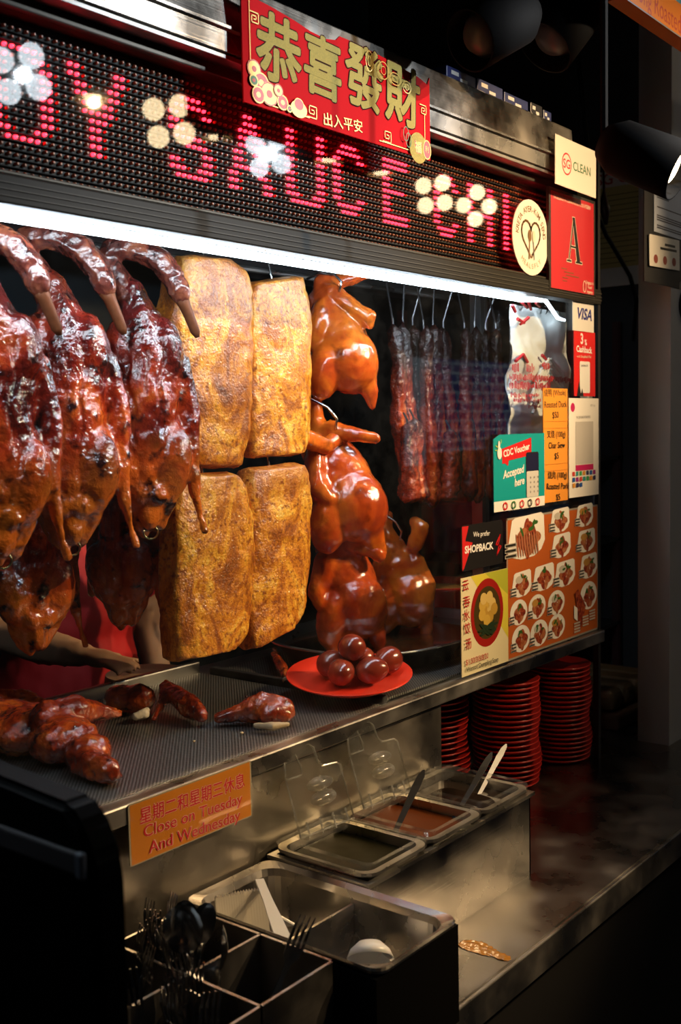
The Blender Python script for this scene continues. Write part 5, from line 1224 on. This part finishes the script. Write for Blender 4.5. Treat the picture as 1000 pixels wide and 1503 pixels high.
for (cx, cy, n_, me, kind) in ((.882, .99, 11, FM, 'fork'), (.915, .965, 6, SM, 'spoon'), (.80, .99, 7, FM, 'fork'), (.80, .865, 8, FM, 'fork')):
    for j in range(n_):
        o = obj('table_' + kind, me, CUT); 
        o.location = (cx + rnd.uniform(-.028, .028), cy + rnd.uniform(-.045, .045), CT + .005)
        o.rotation_euler = (rnd.uniform(-.16, .16), rnd.uniform(-.12, .12), rnd.uniform(0, 6.28)); k += 1
        comp = {(.882, 'fork'): 'in the wall side compartment next to the pan', (.915, 'spoon'): 'beside the forks next to the pan', (.80, 'fork'): 'in the compartments beside the black panel'}[(cx, kind)]
        tag(o, ('upright steel fork, tines up, ' if kind == 'fork' else 'upright steel spoon ') + comp, kind, 'forks and spoons in the cutlery tray')
o = obj('table_spoon', SM, CUT); o.location = on_z(300, 1400, KZ + .02) - Vector((.0, 0, .13)); o.rotation_euler = (R(12), R(-8), R(-40)); o.scale = (1.15,) * 3; tag(o, 'bright round steel spoon standing tallest at the tray divider', 'spoon', 'forks and spoons in the cutlery tray')
o = obj('table_fork', FM, CUT); o.location = on_z(362, 1372, KZ + .03) - Vector((0, .0, .15)); o.rotation_euler = (R(8), R(22), R(-35)); tag(o, 'fork leaning out of the tray toward the divided pan', 'fork', 'forks and spoons in the cutlery tray')

# ================================================================== stacks of red plates under the cabinet
def plate_mesh():
    return mesh_of(lathe([(0, .002), (.045, .002), (.052, .004), (.073, .0125), (.0745, .013), (.0745, .0105), (.055, .001), (.047, 0), (0, 0)], 36), True)
PM = plate_mesh(); PR = mat('stack_red', (.55, .028, .02), .28, coat=.3)
for (cx, cy, n_, r_, top, lab_) in ((1.93, 1.295, 21, 1.06, .012, 'red saucer in the stack half hidden by the steel panel'), (2.055, 1.185, 21, 1.0, .0112, 'red saucer in the tall stack beside the sauce tubs'), (2.285, 1.175, 21, 1.0, .0108, 'red saucer in the stack nearest the end post')):
    x_, y_ = cx, cy
    for j in range(n_):
        o = obj('round_saucer', PM, PR); o.location = (x_ + .003 * math.sin(j * .45 + cx * 3), y_ + .003 * math.cos(j * .7), CT + j * top); o.scale = (r_, r_, 1); o.rotation_euler = (0, 0, j * .7)
        tag(o, ('topmost ' if j == n_ - 1 else '') + lab_, 'saucer', lab_.replace('red saucer in', 'saucers of'))

# ================================================================== black panel standing before the counter end
dv = thing('partition_panel', 'black rounded panel with a grey strip standing by the counter end', 'panel', (.535, .80, 0))
bm = bmesh.new(); pts = [(.655, 0), (.655, 1.235), (.66, 1.262), (.672, 1.285), (.69, 1.300), (1.02, 1.318), (1.02, 0)]
A = [bm.verts.new((.512, p[0], p[1])) for p in pts]; B = [bm.verts.new((.545, p[0], p[1])) for p in pts]
bm.faces.new(A); bm.faces.new(B[::-1])
for k in range(len(pts)): j = (k + 1) % len(pts); bm.faces.new((A[k], B[k], B[j], A[j]))
bmesh.ops.recalc_face_normals(bm, faces=bm.faces[:]); bmesh.ops.bevel(bm, geom=bm.edges[:], offset=.006, segments=3, affect='EDGES'); obj('panel', bm, mat('panel_black', (.003, .003, .0035), .6, spec=.1), dv, world=True)
bm = boxm(.508, .513, .672, 1.0, 1.248, 1.266, .002); obj('grey_strip', bm, mat('strip_grey', (.19, .17, .18), .5), dv, world=True)
bm = boxm(.507, .513, .664, .673, 1.246, 1.267, .002); obj('strip_end', bm, mat('strip_end', (.35, .37, .45), .3), dv, world=True)

# ================================================================== dim things beyond the end post
sh = thing('back_shelf', 'dark metal shelf rack in the gloom beyond the cabinet', 'shelf', (2.9, 1.6, CT))
for z in (.95, 1.22, 1.48): obj('shelf_board', boxm(2.45, 3.28, 1.46, 1.74, z - .012, z), mat('rack_dark', (.02, .018, .018), .5), sh, world=True)
for x in (2.45, 3.25):
    for y in (1.46, 1.72): obj('upright', boxm(x, x + .02, y, y + .02, CT, 1.9), mat('rack_red', (.05, .012, .012), .5), sh, world=True)
o = obj('storage_crate', boxm(-.16, .16, -.14, .14, 0, .15, .01), mat('crate_blue', (.01, .07, .22), .5)); o.location = (2.78, 1.61, 1.2205); tag(o, 'blue plastic crate on the dark shelf rack', 'crate')
for k, (x, y, z, s_) in enumerate(((2.60, 1.60, .966, .07), (2.80, 1.60, .966, .07), (3.00, 1.60, .966, .07), (2.70, 1.60, 1.496, .08), (2.95, 1.60, 1.496, .10))):
    bm = bmesh.new(); ellipsoid(bm, (0, 0, .05), (s_, .08, .055)); ellipsoid(bm, (.03, -.03, .08), (s_ * .5, .05, .05)); o = obj('plastic_bag', fuse(bm, .008, 1, .02, 22, k, .006, 50), mat('bag_pale', (.6, .58, .52), .35, coat=.4)); o.location = (x, y, z)
    tag(o, ['tied pale plastic bag on the lower shelf near the post', 'tied pale plastic bag in the middle of the lower shelf', 'tied pale plastic bag at the far side of the lower shelf', 'crumpled clear bag on the upper shelf near the post', 'large crumpled clear bag on the upper shelf'][k], 'plastic bag')
wt = thing('bamboo_tray', 'brown wooden tray of wrapped bundles on the counter end', 'tray', (2.72, 1.30, CT)); obj('tray', boxm(2.56, 2.90, 1.15, 1.45, CT, CT + .04, .008), mat('tray_wood', (.12, .05, .02), .6), wt, world=True)
for k in range(4): obj('bundle', boxm(2.575 + k * .078, 2.645 + k * .078, 1.17, 1.43, CT + .04, CT + .10, .02, 3), mat('bundle_wrap', (.18, .1, .04), .6, var=.3, vscale=20), wt, world=True)
cm = thing('dome_camera', 'beige round camera housing on the pillar below the paper card', 'camera', (2.60, .985, 1.86)); m_ = mesh_of(lathe([(0, .06), (.05, .055), (.065, .03), (.065, 0), (.052, -.004), (.045, .01), (0, .012)], 32)); m_.transform(Matrix.Rotation(R(-40), 4, 'Z') @ Matrix.Rotation(R(-80), 4, 'X')); obj('housing', m_, mat('camera_beige', (.55, .5, .4), .5), cm, smooth=True)
m_ = mesh_of(lathe([(0, -.02), (.03, -.012), (.044, .012), (0, .02)], 24)); m_.transform(Matrix.Rotation(R(-40), 4, 'Z') @ Matrix.Rotation(R(-80), 4, 'X')); obj('lens', m_, BLK, cm, smooth=True)
cd = obj('power_cable', tubem([(2.45, 1.3, 3.3), on_y(872, 300, 1.3), on_y(890, 345, 1.3), on_y(905, 370, 1.3), on_y(925, 405, 1.3), on_y(935, 440, 1.32), on_y(930, 500, 1.35)], .006, 6), BLK, smooth=True); at_base(cd, on_y(905, 370, 1.3)); tag(cd, 'black power cable hanging in front of the yellow notice', 'cable')
tk = obj('tassel_charm', tubem([on_y(886, 245, 1.3), on_y(887, 280, 1.3), on_y(887, 300, 1.3), on_y(888, 306, 1.3), on_y(890, 330, 1.3)], [.003, .004, .014, .016, .004], 8), mat('charm_dark', (.05, .015, .012), .4), smooth=True); at_base(tk, on_y(887, 300, 1.3)); tag(tk, 'dark hanging tassel charm before the yellow notice', 'charm')
